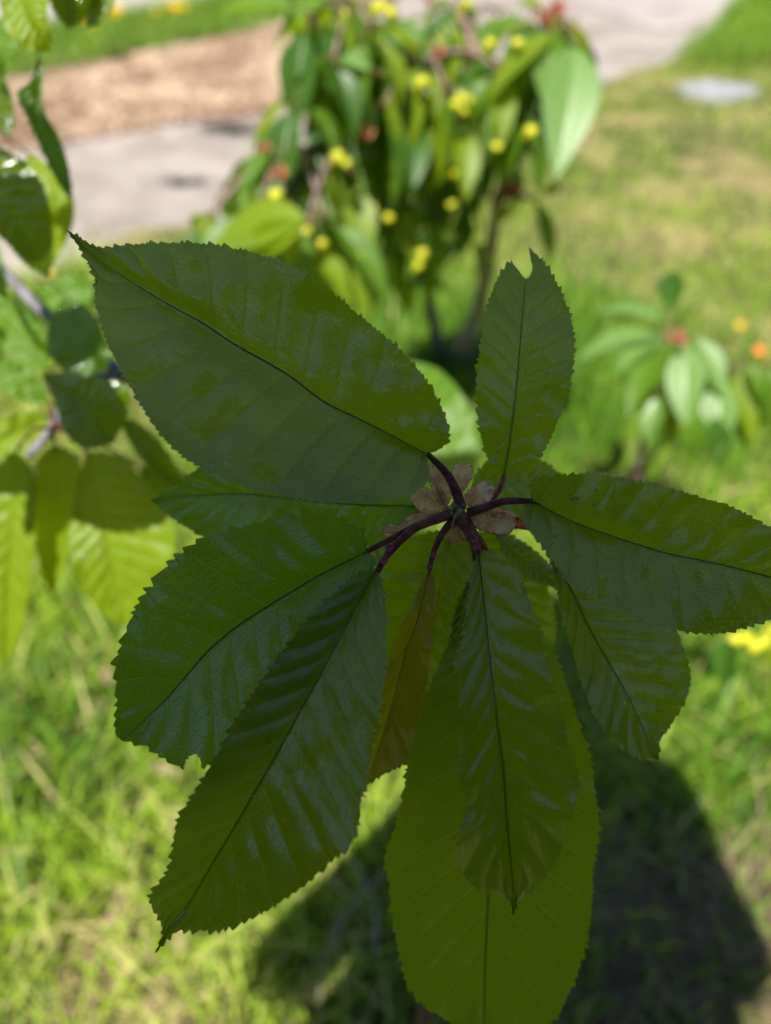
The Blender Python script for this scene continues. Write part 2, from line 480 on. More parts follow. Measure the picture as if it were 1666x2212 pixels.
M['grass'] = grass_material('grass_blades', (0.06, 0.19, 0.010), (0.34, 0.48, 0.03), (0.68, 0.56, 0.26))
M['weed'] = grass_material('dark_weed', (0.02, 0.035, 0.02), (0.03, 0.05, 0.02), (0.05, 0.06, 0.03))  # near-black blades for the imitated leaf shadows on the path
M['straw'] = grass_material('dry_straw', (0.16, 0.11, 0.075), (0.32, 0.22, 0.15), (0.45, 0.33, 0.22))

def vnoise(P, sc, seed):
    r_ = np.random.default_rng(seed)
    T = r_.uniform(0, 1, (64, 64))
    q = P * sc
    i = np.floor(q).astype(int); f = q - i
    f = f * f * (3 - 2 * f)
    g = lambda a, b: T[(i[:, 0] + a) % 64, (i[:, 1] + b) % 64]
    return (g(0, 0) * (1 - f[:, 0]) + g(1, 0) * f[:, 0]) * (1 - f[:, 1]) + (g(0, 1) * (1 - f[:, 0]) + g(1, 1) * f[:, 0]) * f[:, 1]

def blades(name, P, length, width, lean, tint, mat, z0=0.0):
    n = len(P)
    seg = 4
    az = rng.uniform(0, 2 * np.pi, n)
    D = np.stack([np.cos(az), np.sin(az)], 1)
    S = np.stack([-D[:, 1], D[:, 0]], 1)
    V = np.zeros((n, 2 * seg + 1, 3))
    for k in range(seg + 1):
        t = k / seg
        bend = lean * t ** 1.7
        h = length * (t - 0.5 * np.minimum(lean, 1.3) * t ** 2.2)
        out = length * bend * 0.75
        ctr = np.stack([P[:, 0] + D[:, 0] * out, P[:, 1] + D[:, 1] * out, z0 + np.maximum(h, 0.003)], 1)
        w = width * (1 - t ** 2.2) * 0.5
        off = np.stack([S[:, 0] * w, S[:, 1] * w, np.zeros(n)], 1)
        if k < seg:
            V[:, 2 * k] = ctr - off; V[:, 2 * k + 1] = ctr + off
        else:
            V[:, 2 * seg] = ctr
    nv = 2 * seg + 1
    fl = []
    for k in range(seg - 1):
        fl.append(np.array([2 * k, 2 * k + 1, 2 * k + 3, 2 * k + 2]))
    base = (np.arange(n) * nv)[:, None]
    quads = np.concatenate([base + q for q in fl], 0)
    tris = base + np.array([2 * (seg - 1), 2 * (seg - 1) + 1, 2 * seg])
    me = bpy.data.meshes.new(name)
    me.vertices.add(n * nv)
    me.vertices.foreach_set('co', V.reshape(-1))
    nl = quads.size + tris.size
    me.loops.add(nl)
    me.loops.foreach_set('vertex_index', np.concatenate([quads.reshape(-1), tris.reshape(-1)]).astype(np.int32))
    nf = len(quads) + len(tris)
    me.polygons.add(nf)
    ls = np.concatenate([np.arange(len(quads)) * 4, quads.size + np.arange(len(tris)) * 3]).astype(np.int32)
    me.polygons.foreach_set('loop_start', ls)
    me.polygons.foreach_set('use_smooth', np.ones(nf, bool))
    at = me.attributes.new('tint', 'FLOAT', 'POINT')
    at.data.foreach_set('value', np.repeat(np.clip(tint, 0, 1), nv).astype(np.float32))
    me.update(calc_edges=True)
    return link(name, me, mat)

def hard(P):
    return inside(P, PATH) | inside(P, MULCH) | inside(P, PAVE) | inside(P, ROAD)

def scatter(x0, x1, y0, y1, dens):
    n = int((x1 - x0) * (y1 - y0) * dens)
    P = np.stack([rng.uniform(x0, x1, n), rng.uniform(y0, y1, n)], 1)
    return P

# long loose grass close by
P = np.vstack([scatter(-1.5, 1.5, 0.0, 1.3, 6500), scatter(-1.6, 0.35, 1.3, 2.6, 2600)])
P = P[~hard(P)]
keep = vnoise(P, 5.0, 3) * 0.65 + rng.uniform(0, 1, len(P)) * 0.5 > 0.36
P = P[keep]
n = len(P)
tn = 0.62 * vnoise(P, 3.1, 5) + rng.normal(0.08, 0.17, n)
tn = np.where(rng.uniform(0, 1, n) < 0.10, rng.uniform(0.75, 1, n), tn)
o = blades('long_grass', P, rng.uniform(0.06, 0.20, n), rng.uniform(0.003, 0.0085, n), np.abs(rng.normal(0.75, 0.4, n)), tn, M['grass'])
tag(o, 'long loose sunlit grass with dry stalks around the photographer\'s shadow', 'grass', kind='stuff')
# mown lawn to the right
P = np.vstack([scatter(0.1, 2.2, 1.2, 3.2, 6500), scatter(0.3, 4.5, 3.2, 6.5, 3400), scatter(-1.6, 0.4, 2.5, 3.2, 2500)])
P = P[~hard(P)]
n = len(P)
pn = 0.55 * vnoise(P, 2.6, 11) + 0.45 * vnoise(P, 7.0, 12)
P = P[rng.uniform(0, 1, n) > (pn - 0.45) * 1.4]
n = len(P)
pn = 0.55 * vnoise(P, 2.6, 11) + 0.45 * vnoise(P, 7.0, 12)
tn = 0.36 + 0.60 * pn + rng.normal(0.0, 0.16, n)
o = blades('lawn_grass', P, rng.uniform(0.025, 0.065, n), rng.uniform(0.002, 0.0045, n), np.abs(rng.normal(0.8, 0.4, n)), tn, M['grass'])
tag(o, 'short yellow-green mown lawn grass with bleached patches right of the path', 'lawn', kind='stuff')
# taller tuft along the path's far corner and the verge behind the mulch
vp = [G(1440, 125), G(1560, 38), G(1700, -60), G(1900, 40), G(1700, 140), G(1560, 160)]
Cv = np.array([(p.x, p.y) for p in vp])
P = scatter(Cv[:, 0].min(), Cv[:, 0].max(), Cv[:, 1].min(), Cv[:, 1].max(), 2600)
P = P[inside(P, Cv) & ~hard(P)]
n = len(P)
o = blades('verge_grass', P, rng.uniform(0.10, 0.24, n), rng.uniform(0.003, 0.006, n), np.abs(rng.normal(0.6, 0.3, n)), rng.normal(0.2, 0.14, n), M['grass'])
tag(o, 'tall dark green grass tuft at the far corner of the lawn beside pavement', 'grass', kind='stuff')
vp = [G(-250, 215), G(-60, 192), G(108, 167), G(217, 144), G(380, 110), G(542, 78), G(690, 34), G(740, -40), G(520, -15), G(380, 16), G(236, 40), G(60, 66), G(-250, 100)]
Cv = np.array([(p.x, p.y) for p in vp])
P = scatter(Cv[:, 0].min(), Cv[:, 0].max(), Cv[:, 1].min(), Cv[:, 1].max(), 3000)
P = P[inside(P, Cv)]
n = len(P)
o = blades('roadside_grass', P, rng.uniform(0.06, 0.16, n), rng.uniform(0.003, 0.007, n), np.abs(rng.normal(0.7, 0.3, n)), rng.normal(0.22, 0.15, n), M['grass'], z0=0.008)
tag(o, 'green grass strip between the wood chip bed and the far road', 'grass', kind='stuff')
# weeds and long grass round the little tree's foot
Pc = G(985, 800)
P = np.array([Pc.x + 0.05, Pc.y - 0.1]) + rng.normal(0, 1, (9000, 2)) * np.array([0.40, 0.30])
P = P[~hard(P)]
n = len(P)
o = blades('tree_foot_grass', P, rng.uniform(0.08, 0.22, n), rng.uniform(0.003, 0.009, n), np.abs(rng.normal(0.6, 0.35, n)), rng.normal(0.12, 0.16, n), M['grass'])
tag(o, 'tall dark grass and weeds around the foot of the fruiting cherry tree', 'grass', kind='stuff')
# bleached straw in the shadow
Pc = G(1500, 2080)
P = np.array([Pc.x, Pc.y]) + rng.normal(0, 1, (1500, 2)) * np.array([0.12, 0.07])
n = len(P)
o = blades('dry_straw', P, rng.uniform(0.08, 0.2, n), rng.uniform(0.002, 0.004, n), np.abs(rng.normal(1.2, 0.3, n)), rng.uniform(0, 1, n), M['straw'], z0=0.012)
tag(o, 'matted brown dry straw lying in the shadow on the grass', 'straw', kind='stuff')

# ------------------------------------------------------------------ foreground leaves, traced and set at their own depth
NU, NV = 300, 26
VS = np.concatenate([np.linspace(0, 0.9, NV - 6) ** 1.0, np.linspace(0.9, 1.0, 7)[1:]])

def traced_leaf(name, mid, ea, eb, depth, parent, mat, fold=(0.35, 0.35), nvein=12, teeth=(22, 6.0), tilt=0.0, curl=0.0,
                bites=(), flip=False, nu=NU, amp=0.0011, seed=0, c_vein=0.16, ripple=0.0012):
    """mid / ea / eb: base-to-tip px polylines of midrib and the two edges; depth: list of depths along the midrib (m)"""
    r_ = np.random.default_rng(seed + 100)
    m2 = catmull(mid, nu)
    u = np.linspace(0, 1, nu)
    dm = catmull([(k / (len(depth) - 1), d) for k, d in enumerate(depth)], 200)
    dmid = np.interp(u, dm[:, 0], dm[:, 1])
    mpx = dmid.mean() / FPX                        # metres per px
    length = np.linalg.norm(np.diff(m2, axis=0), axis=1).sum()
    Vs, Fs, UVv, UVm = [], [], [], []
    idx0 = 0
    und = [(r_.uniform(-4.5, 4.5), r_.uniform(-4.5, 4.5), r_.uniform(0, 6.3), amp * 0.22) for _ in range(7)] + [(r_.uniform(-1.2, 1.2), r_.uniform(-1.2, 1.2), r_.uniform(0, 6.3), amp * 1.0) for _ in range(3)]
    grids = []
    for side, edge, fo in ((0, ea, fold[0]), (1, eb, fold[1])):
        e2 = catmull([mid[0]] + list(edge) + [mid[-1]], nu)
        # serration
        T = np.gradient(e2, axis=0); T /= np.linalg.norm(T, axis=1)[:, None] + 1e-9
        Nn = np.stack([-T[:, 1], T[:, 0]], 1)
        outw = e2 - m2
        sg = np.sign((Nn * outw).sum(1)); sg[sg == 0] = 1
        sg = np.sign(np.convolve(sg, np.ones(21), 'same')); sg[sg == 0] = 1
        Nn = Nn * sg[:, None]
        el = np.concatenate([[0], np.cumsum(np.linalg.norm(np.diff(e2, axis=0), axis=1))])
        nt_ = max(6, int(el[-1] / teeth[0]))
        knots = np.sort(np.linspace(0, 1, nt_ + 1) + np.concatenate([[0], r_.normal(0, 0.27 / nt_, nt_ - 1), [0]]))
        ph = np.interp(el / el[-1], knots, np.arange(nt_ + 1))
        ti = np.minimum(ph.astype(int), nt_ - 1); tf = ph - ti
        am = r_.uniform(0.35, 1.5, nt_)[ti]
        saw = np.where(tf < 0.72, (tf / 0.72) ** 0.85, np.maximum(0, (1 - tf) / 0.28)) * am
        taper = np.clip(u / 0.05, 0, 1) * np.clip((1 - u) / 0.03, 0, 1)
        e2s = e2 + (Nn * (saw - 0.35)[:, None] + T * (0.35 * saw)[:, None]) * (1.35 * teeth[1] * taper)[:, None]
        w0 = r_.uniform(0, 6.28)
        off = 0.0 if side == 0 else 0.38
        idx = np.zeros((nu, len(VS)), int)
        for j, v in enumerate(VS):
            if j == 0 and side == 1:
                idx[:, 0] = grids[0][:, 0]
                continue
            wt = v ** 6
            p2 = m2 + (e2 * (1 - wt) + e2s * wt - m2) * v
            dist = np.linalg.norm(p2 - m2, axis=1) * mpx
            sh = c_vein * v * (1 - 0.18 * v)
            phi = nvein * (u - sh) + off
            rel = np.abs(np.sin(np.pi * phi)) ** 0.7 * amp * min(1, v * 5) * (1 - 0.6 * v ** 4)
            d = dmid - math.tan(fo) * dist * (1 - curl * v * v) - rel
            mu = u * length * mpx * 100
            for (ka, kb, pa, aa) in und:
                d = d + aa * np.sin(mu * ka + (dist if side else -dist) * 100 * kb + pa) * min(1, v * 4)
            d = d + ripple * v ** 2 * np.sin(u * 17 + w0 + v) * np.sin(np.pi * u) + ripple * 0.6 * v ** 3 * np.sin(u * 41 + 2 * w0)
            x = (p2[:, 0] - CX) / FPX * d
            y = (CY - p2[:, 1]) / FPX * d
            pw = np.stack([x, y * s + d * c, CAM_H + y * c - d * s], 1)
            idx[:, j] = idx0 + np.arange(nu)
            Vs.append(pw); idx0 += nu
            UVv.append(np.stack([phi, np.full(nu, v if side else -v)], 1))
            UVm.append(np.stack([u * length * mpx * 100, (dist if side else -dist) * 100], 1))
        grids.append(idx)
    V = np.vstack(Vs); UVv = np.vstack(UVv); UVm = np.vstack(UVm)
    faces = []
    P2 = None
    if bites:
        rel = V - np.array([0, 0, CAM_H])
        dd = rel[:, 1] * c - rel[:, 2] * s
        yy = rel[:, 1] * s + rel[:, 2] * c
        P2 = np.stack([CX + rel[:, 0] / dd * FPX, CY - yy / dd * FPX], 1)
    for g in grids:
        A = g[:-1, :-1]; B = g[1:, :-1]; C_ = g[1:, 1:]; D = g[:-1, 1:]
        q = np.stack([A, B, C_, D], 2).reshape(-1, 4)
        if bites:
            ce = P2[q].mean(1)
            k = np.zeros(len(ce), bool)
            for poly in bites: k |= inside(ce, np.array(poly, float))
            q = q[~k]
        # orient upper side to the camera
        a = V[q[:, 1]] - V[q[:, 0]]; b = V[q[:, 3]] - V[q[:, 0]]
        nn = np.cross(a, b)
        to = np.array([0, 0, CAM_H]) - V[q[:, 0]]
        if ((nn * to).sum(1) > 0).mean() < 0.5: q = q[:, ::-1]
        if flip: q = q[:, ::-1]
        faces.append(q)
    F = np.vstack(faces)
    used = np.zeros(len(V), bool); used[F.reshape(-1)] = True
    remap = np.cumsum(used) - 1
    V, UVv, UVm, F = V[used], UVv[used], UVm[used], remap[F]
    me = mesh(name, V, F)
    li = np.zeros(len(me.loops), np.int32); me.loops.foreach_get('vertex_index', li)
    for nm, U in (('vein', UVv), ('metric', UVm)):
        lay = me.uv_layers.new(name=nm)
        lay.data.foreach_set('uv', U[li].reshape(-1).astype(np.float32))
    ob = link(name, me, mat, parent)
    return ob, m2, dmid

def leaf_midrib(leaf, m2, dmid, mat, r0=0.0003, lift=-0.00018, upto=0.97):
    k = np.linspace(0, int(len(m2) * upto) - 1, 24).astype(int)
    pts = [W(m2[i, 0], m2[i, 1], dmid[i] - lift) for i in k]
    tube('midrib', pts, [r0, r0 * 0.7, r0 * 0.3], mat, leaf, sides=6, n=40)

def petiole(leaf, pts, r0, r1, mat, depth0, depth1):
    n = len(pts)
    P = [W(x, y, depth0 + (depth1 - depth0) * k / (n - 1)) for k, (x, y) in enumerate(pts)]
    return tube('petiole', P, [r0, (r0 + r1) / 2, r1], mat, leaf, sides=10, n=26, rough=0.02)

def gland(leaf, x, y, d, r=0.0013):
    bm = bmesh.new()
    bmesh.ops.create_uvsphere(bm, u_segments=14, v_segments=9, radius=r)
    toc = (Vector((0, 0, CAM_H)) - W(x, y, d)).normalized()
    for v in bm.verts:                               # a cup: dimple on the outer side
        k = v.co.normalized().z
        if k > 0.55: v.co.z -= (k - 0.55) * r * 1.7
    bmesh.ops.rotate(bm, verts=bm.verts, matrix=toc.to_track_quat('Z', 'Y').to_matrix())
    bmesh.ops.translate(bm, verts=bm.verts, vec=W(x, y, d))
    me = bpy.data.meshes.new('gland'); bm.to_mesh(me); bm.free()
    me.polygons.foreach_set('use_smooth', [True] * len(me.polygons))
    return link('gland', me, M['gland'], leaf)

# the young tree the camera looks down on
TRUNK = [Vector((0.05, 0.20, -0.02)), Vector((0.045, 0.195, 0.3)), Vector((0.04, 0.19, 0.6)), Vector((0.036, 0.184, 0.9)), Vector((0.040, 0.215, 1.0)), W(996, 1145, 0.31), W(988, 1120, 0.275), W(986, 1112, 0.262)]
young = empty('young_cherry_tree', (0.05, 0.20, 0))
tag(young, 'young cherry tree whose top rosette of broad serrated leaves stands in shade', 'tree')
tube('trunk', TRUNK, [0.011, 0.010, 0.008, 0.006, 0.005, 0.0040, 0.0036, 0.0036], M['bark'], young, sides=12, n=60, rough=0.04)

L1, m, d = traced_leaf('leaf', [(922, 980), (845, 940), (767, 901), (700, 868), (623, 810), (570, 779), (501, 740), (440, 699), (341, 644), (219, 563), (144, 497)],
    [(948, 972), (970, 950), (965, 905), (930, 835), (880, 770), (800, 700), (720, 635), (640, 580), (560, 550), (430, 525), (290, 527), (215, 533)],
    [(926, 1005), (928, 1035), (900, 1062), (850, 1078), (760, 1087), (650, 1075), (560, 1060), (480, 1030), (400, 990), (340, 930), (290, 850), (250, 780), (225, 720), (208, 660), (205, 600), (180, 550)],
    [0.250, 0.245, 0.244, 0.247, 0.256], young, M['leaf'], fold=(0.20, 0.40), nvein=12, teeth=(15, 6), seed=1)
leaf_midrib(L1, m, d, M['midrib'])
petiole(L1, [(994, 1088), (985, 1060), (964, 1022), (923, 980)], 0.0019, 0.0010, M['petiole'], 0.252, 0.2498)

bite2 = [(1102, 556), (1110, 572), (1121, 584), (1129, 597), (1137, 602), (1145, 596), (1150, 585), (1149, 570), (1146, 556), (1143, 536), (1132, 515), (1100, 520)]
L2, m, d = traced_leaf('leaf', [(1088, 1029), (1100, 963), (1110, 884), (1118, 810), (1125, 726), (1131, 657), (1136, 602), (1144, 534)],
    [(1063, 1008), (1042, 958), (1031, 884), (1029, 820), (1038, 742), (1055, 652), (1076, 599), (1105, 563), (1128, 543)],
    [(1129, 1026), (1166, 989), (1197, 932), (1224, 858), (1240, 773), (1237, 700), (1213, 631), (1176, 568)],
    [0.262, 0.256, 0.254, 0.256, 0.262], young, M['leaf'], fold=(0.12, 0.10), nvein=11, teeth=(15, 5), bites=[bite2], seed=2, amp=0.0004)
leaf_midrib(L2, m, d, M['midrib_pale'], r0=0.00030, upto=0.84)
petiole(L2, [(1010, 1105), (1061, 1080), (1079, 1057), (1088, 1028)], 0.0013, 0.0009, M['petiole_red'], 0.262, 0.2618)

L3, m, d = traced_leaf('leaf', [(1150, 1083), (1224, 1121), (1292, 1148), (1361, 1171), (1440, 1195), (1503, 1208), (1577, 1224), (1666, 1247), (1800, 1285)],
    [(1147, 1060), (1146, 1037), (1208, 1028), (1266, 1023), (1340, 1032), (1424, 1050), (1503, 1071), (1582, 1095), (1640, 1126), (1690, 1160), (1750, 1220)],
    [(1132, 1092), (1131, 1130), (1171, 1179), (1213, 1237), (1266, 1279), (1345, 1322), (1413, 1348), (1482, 1365), (1561, 1368), (1608, 1355), (1680, 1335), (1750, 1312)],
    [0.247, 0.243, 0.244, 0.250, 0.262], young, M['leaf'], fold=(0.26, 0.40), nvein=12, teeth=(16, 5), seed=3)
leaf_midrib(L3, m, d, M['midrib'], r0=0.00036)
petiole(L3, [(1012, 1108), (1052, 1095), (1090, 1083), (1151, 1083)], 0.0018, 0.0010, M['petiole'], 0.252, 0.2468)

bite4 = [(418 + 17 * math.cos(a) * (1 + .18 * math.sin(3 * a)), 1645 + 15 * math.sin(a)) for a in np.linspace(0, 6.28, 16)[:-1]] 
bite4 = [bite4, [(398, 1650), (414, 1640), (432, 1650), (440, 1668), (432, 1690), (398, 1690)]]
L4, m, d = traced_leaf('leaf', [(792, 1192), (725, 1225), (678, 1250), (640, 1273), (577, 1311), (509, 1356), (445, 1411), (403, 1460), (350, 1520), (262, 1600)],
    [(790, 1170), (783, 1146), (746, 1123), (704, 1108), (640, 1112), (581, 1123), (522, 1138), (462, 1153), (429, 1167), (399, 1189), (365, 1216), (340, 1252), (306, 1290), (285, 1328), (263, 1383), (249, 1430), (249, 1472), (251, 1523), (247, 1575)],
    [(810, 1205), (812, 1225), (790, 1270), (750, 1340), (704, 1410), (640, 1500), (560, 1585), (490, 1632), (445, 1655), (424, 1664), (386, 1658), (344, 1633), (314, 1612), (285, 1605)],
    [0.254, 0.250, 0.246, 0.243, 0.242], young, M['leaf_cool'], fold=(0.16, 0.22), nvein=11, teeth=(27, 9), bites=bite4, seed=4, amp=0.0007)
leaf_midrib(L4, m, d, M['midrib'], r0=0.00036)
petiole(L4, [(975, 1108), (906, 1133), (856, 1159), (793, 1191)], 0.0017, 0.0009, M['petiole'], 0.254, 0.2538)

L5, m, d = traced_leaf('leaf', [(815, 1232), (779, 1295), (737, 1375), (707, 1430), (665, 1506), (635, 1561), (593, 1637), (546, 1718), (512, 1777), (474, 1840), (436, 1904), (402, 1959), (368, 1997), (335, 2060)],
    [(800, 1234), (779, 1239), (728, 1273), (673, 1328), (631, 1379), (584, 1443), (542, 1506), (500, 1574), (453, 1654), (411, 1726), (381, 1777), (374, 1819), (366, 1870), (335, 1920), (322, 1945), (340, 1980), (351, 2015)],
    [(824, 1255), (832, 1290), (836, 1362), (834, 1426), (826, 1489), (813, 1574), (800, 1637), (783, 1722), (775, 1785), (758, 1828), (720, 1857), (665, 1908), (610, 1946), (567, 1972), (517, 1997), (462, 2010), (419, 2010), (381, 2014)],
    [0.244, 0.232, 0.228, 0.234, 0.246], young, M['leaf'], fold=(0.40, 0.36), nvein=14, teeth=(19, 7), seed=5, amp=0.0009)
leaf_midrib(L5, m, d, M['midrib'])
petiole(L5, [(972, 1112), (900, 1139), (862, 1171), (830, 1209), (815, 1236)], 0.0017, 0.0010, M['petiole'], 0.251, 0.2436)
gland(L5, 842, 1183, 0.2432); gland(L5, 830, 1212, 0.2424)

L6, m, d = traced_leaf('leaf', [(929, 1229), (914, 1290), (897, 1354), (880, 1396), (855, 1489), (825, 1595), (804, 1658), (785, 1708)],
    [(920, 1245), (906, 1272), (872, 1345), (842, 1421), (815, 1500), (796, 1574), (782, 1637), (780, 1690)],
    [(938, 1250), (941, 1300), (931, 1396), (925, 1464), (916, 1515), (897, 1574), (889, 1608), (876, 1646), (834, 1671), (800, 1690)],
    [0.254, 0.256, 0.264, 0.280], young, M['leaf_young'], fold=(0.35, 0.45), nvein=9, teeth=(13, 4), seed=6, amp=0.0005)
leaf_midrib(L6, m, d, M['midrib'], r0=0.00026, upto=0.5)
petiole(L6, [(980, 1120), (950, 1162), (935, 1200), (928, 1232)], 0.0014, 0.0008, M['petiole'], 0.252, 0.2538)
gland(L6, 937, 1199, 0.2512, 0.0010); gland(L6, 927, 1225, 0.2516, 0.0010)

L7, m, d = traced_leaf('leaf', [(1033, 1190), (1044, 1280), (1051, 1348), (1058, 1420), (1065, 1479), (1075, 1566), (1087, 1663), (1095, 1770), (1102, 1843), (1109, 1915), (1110, 1979)],
    [(1026, 1212), (1014, 1260), (1005, 1333), (995, 1391), (980, 1430), (988, 1469), (993, 1527), (993, 1600), (984, 1653), (995, 1690), (1006, 1731), (998, 1784), (978, 1823), (995, 1877), (1018, 1913), (1058, 1928), (1097, 1942)],
    [(1058, 1190), (1097, 1207), (1126, 1250), (1150, 1318), (1170, 1382), (1184, 1445), (1209, 1517), (1222, 1580), (1240, 1648), (1250, 1690), (1240, 1746), (1223, 1809), (1204, 1857), (1175, 1901), (1145, 1925), (1121, 1945)],
    [0.246, 0.236, 0.233, 0.238, 0.246], young, M['leaf'], fold=(0.55, 0.50), nvein=13, teeth=(17, 5), seed=7, amp=0.0008, ripple=0.0022)
leaf_midrib(L7, m, d, M['midrib'], r0=0.00042)
petiole(L7, [(991, 1121), (1008, 1142), (1023, 1171), (1034, 1194)], 0.0020, 0.0011, M['petiole'], 0.250, 0.2456)
gland(L7, 1024, 1166, 0.2452, 0.0013); gland(L7, 1031, 1181, 0.2444, 0.0012)

L8, m, d = traced_leaf('leaf', [(1058, 1290), (1068, 1400), (1068, 1550), (1062, 1700), (1057, 1850), (1055, 1935), (1051, 2012), (1048, 2090), (1046, 2212), (1046, 2262)],
    [(1025, 1320), (985, 1370), (956, 1420), (927, 1488), (903, 1551), (883, 1639), (869, 1721), (854, 1784), (836, 1833), (831, 1867), (842, 1915), (849, 1998), (864, 2061), (879, 2124), (912, 2168), (946, 2192), (995, 2225)],
    [(1110, 1310), (1165, 1360), (1203, 1425), (1230, 1493), (1247, 1551), (1272, 1624), (1281, 1673), (1291, 1741), (1294, 1804), (1283, 1867), (1281, 1940), (1272, 2012), (1255, 2080), (1228, 2149), (1195, 2205), (1120, 2245)],
    [0.280, 0.282, 0.290, 0.300, 0.312], young, M['leaf'], fold=(0.12, 0.02), nvein=13, teeth=(20, 6), seed=8, amp=0.0006)
leaf_midrib(L8, m, d, M['midrib_pale'], r0=0.00036)
petiole(L8, [(1005, 1130), (1032, 1162), (1048, 1190), (1058, 1294)], 0.0016, 0.0010, M['petiole'], 0.256, 0.2798)

L9, m, d = traced_leaf('leaf', [(1165, 1140), (1203, 1224), (1240, 1285), (1271, 1353), (1303, 1411), (1334, 1464), (1366, 1522), (1392, 1580), (1423, 1642)],
    [(1172, 1170), (1190, 1215), (1204, 1279), (1222, 1358), (1240, 1421), (1266, 1501), (1303, 1574), (1345, 1611), (1377, 1638)],
    [(1215, 1170), (1300, 1215), (1385, 1290), (1455, 1345), (1476, 1400), (1492, 1453), (1490, 1490), (1471, 1532), (1445, 1574), (1427, 1600)],
    [0.285, 0.280, 0.274, 0.270], young, M['leaf'], fold=(0.30, -0.35), nvein=12, teeth=(17, 4), seed=9)
leaf_midrib(L9, m, d, M['midrib'], r0=0.00030)
petiole(L9, [(1005, 1118), (1070, 1128), (1137, 1139), (1166, 1143)], 0.0015, 0.0009, M['petiole'], 0.262, 0.2848)

L10, m, d = traced_leaf('leaf', [(925, 1092), (820, 1092), (717, 1086), (600, 1074), (523, 1067), (407, 1072), (324, 1081)],
    [(905, 1050), (840, 1005), (740, 975), (600, 965), (500, 975), (430, 1010), (370, 1056)],
    [(900, 1125), (830, 1168), (720, 1200), (600, 1205), (500, 1188), (429, 1155), (374, 1119)],
    [0.285, 0.290, 0.300, 0.318], young, M['leaf_cool'], fold=(0.25, 0.22), nvein=12, teeth=(17, 4), seed=10)
leaf_midrib(L10, m, d, M['midrib'], r0=0.00030)
petiole(L10, [(985, 1115), (960, 1100), (924, 1092)], 0.0015, 0.0009, M['petiole'], 0.266, 0.2848)

L11, m, d = traced_leaf('leaf', [(976, 1150), (945, 1300), (928, 1420), (915, 1540), (908, 1660)],
    [(920, 1150), (850, 1185), (800, 1280), (790, 1400), (820, 1540), (870, 1630)],
    [(1010, 1180), (1024, 1270), (1018, 1360), (990, 1470), (950, 1590)],
    [0.290, 0.294, 0.308, 0.328], young, M['leaf'], fold=(0.1, 0.1), nvein=12, teeth=(17, 4), seed=11)
petiole(L11, [(988, 1122), (982, 1136), (976, 1152)], 0.0014, 0.0009, M['petiole'], 0.268, 0.2898)

L12, m, d = traced_leaf('leaf', [(1072, 1150), (1110, 1190), (1150, 1222), (1215, 1268)],
    [(1095, 1152), (1130, 1170), (1168, 1200), (1205, 1240)],
    [(1078, 1180), (1100, 1218), (1140, 1250), (1185, 1266)],
    [0.292, 0.296, 0.302], young, M['leaf'], fold=(-0.2, 0.3), nvein=10, teeth=(14, 3), flip=True, seed=12)
petiole(L12, [(1000, 1125), (1035, 1138), (1073, 1152)], 0.0013, 0.0008, M['petiole'], 0.266, 0.2918)

L13, m, d = traced_leaf('leaf', [(1030, 1235), (1010, 1300), (990, 1370), (972, 1450)],
    [(1012, 1255), (990, 1300), (976, 1360), (968, 1410)],
    [(1060, 1270), (1050, 1330), (1020, 1400)],
    [0.288, 0.286, 0.288], young, M['leaf_cool'], fold=(-0.3, 0.3), nvein=9, teeth=(14, 4), seed=13)
petiole(L13, [(1000, 1130), (1020, 1170), (1030, 1238)], 0.0013, 0.0008, M['petiole'], 0.264, 0.2878)

L15, m, d = traced_leaf('leaf', [(1010, 1110), (1060, 1070), (1110, 1045), (1170, 1040), (1240, 1050)],
    [(1015, 1060), (1040, 1010), (1100, 985), (1170, 995)],
    [(1050, 1130), (1110, 1140), (1180, 1110)],
    [0.290, 0.296, 0.302, 0.312], young, M['leaf'], fold=(0.15, 0.2), nvein=10, teeth=(15, 4), seed=15)
petiole(L15, [(992, 1118), (1000, 1114), (1012, 1109)], 0.0013, 0.0009, M['petiole'], 0.266, 0.2898)
L16, m, d = traced_leaf('leaf', [(1000, 1150), (1060, 1210), (1110, 1290), (1140, 1370), (1165, 1460)],
    [(980, 1180), (1000, 1260), (1050, 1340), (1110, 1420)],
    [(1060, 1150), (1140, 1200), (1190, 1290), (1200, 1380)],
    [0.310, 0.316, 0.328, 0.345], young, M['leaf'], fold=(0.1, 0.2), nvein=11, teeth=(15, 4), seed=16)
petiole(L16, [(990, 1125), (994, 1136), (1001, 1152)], 0.0013, 0.0009, M['petiole'], 0.268, 0.3098)
L17, m, d = traced_leaf('leaf', [(985, 1085), (965, 1030), (930, 960), (905, 870), (882, 778)],
    [(940, 1050), (880, 980), (855, 900), (862, 820)],
    [(1020, 1040), (1034, 960), (1015, 880), (950, 800)],
    [0.64, 0.64, 0.65, 0.68], young, M['leaf_far'], fold=(0.1, 0.15), nvein=11, teeth=(10, 2), seed=17)
tube('petiole', [W(985, 1180, 0.66), W(990, 1120, 0.645), W(985, 1083, 0.64)], [0.0013, 0.0009], M['petiole'], L17)

tube('branch', [Vector((0.040, 0.192, 0.76)), W(1000, 1260, 0.60), W(985, 1180, 0.66)], [0.004, 0.003, 0.002], M['bark_grey'], young, sides=8, n=20)

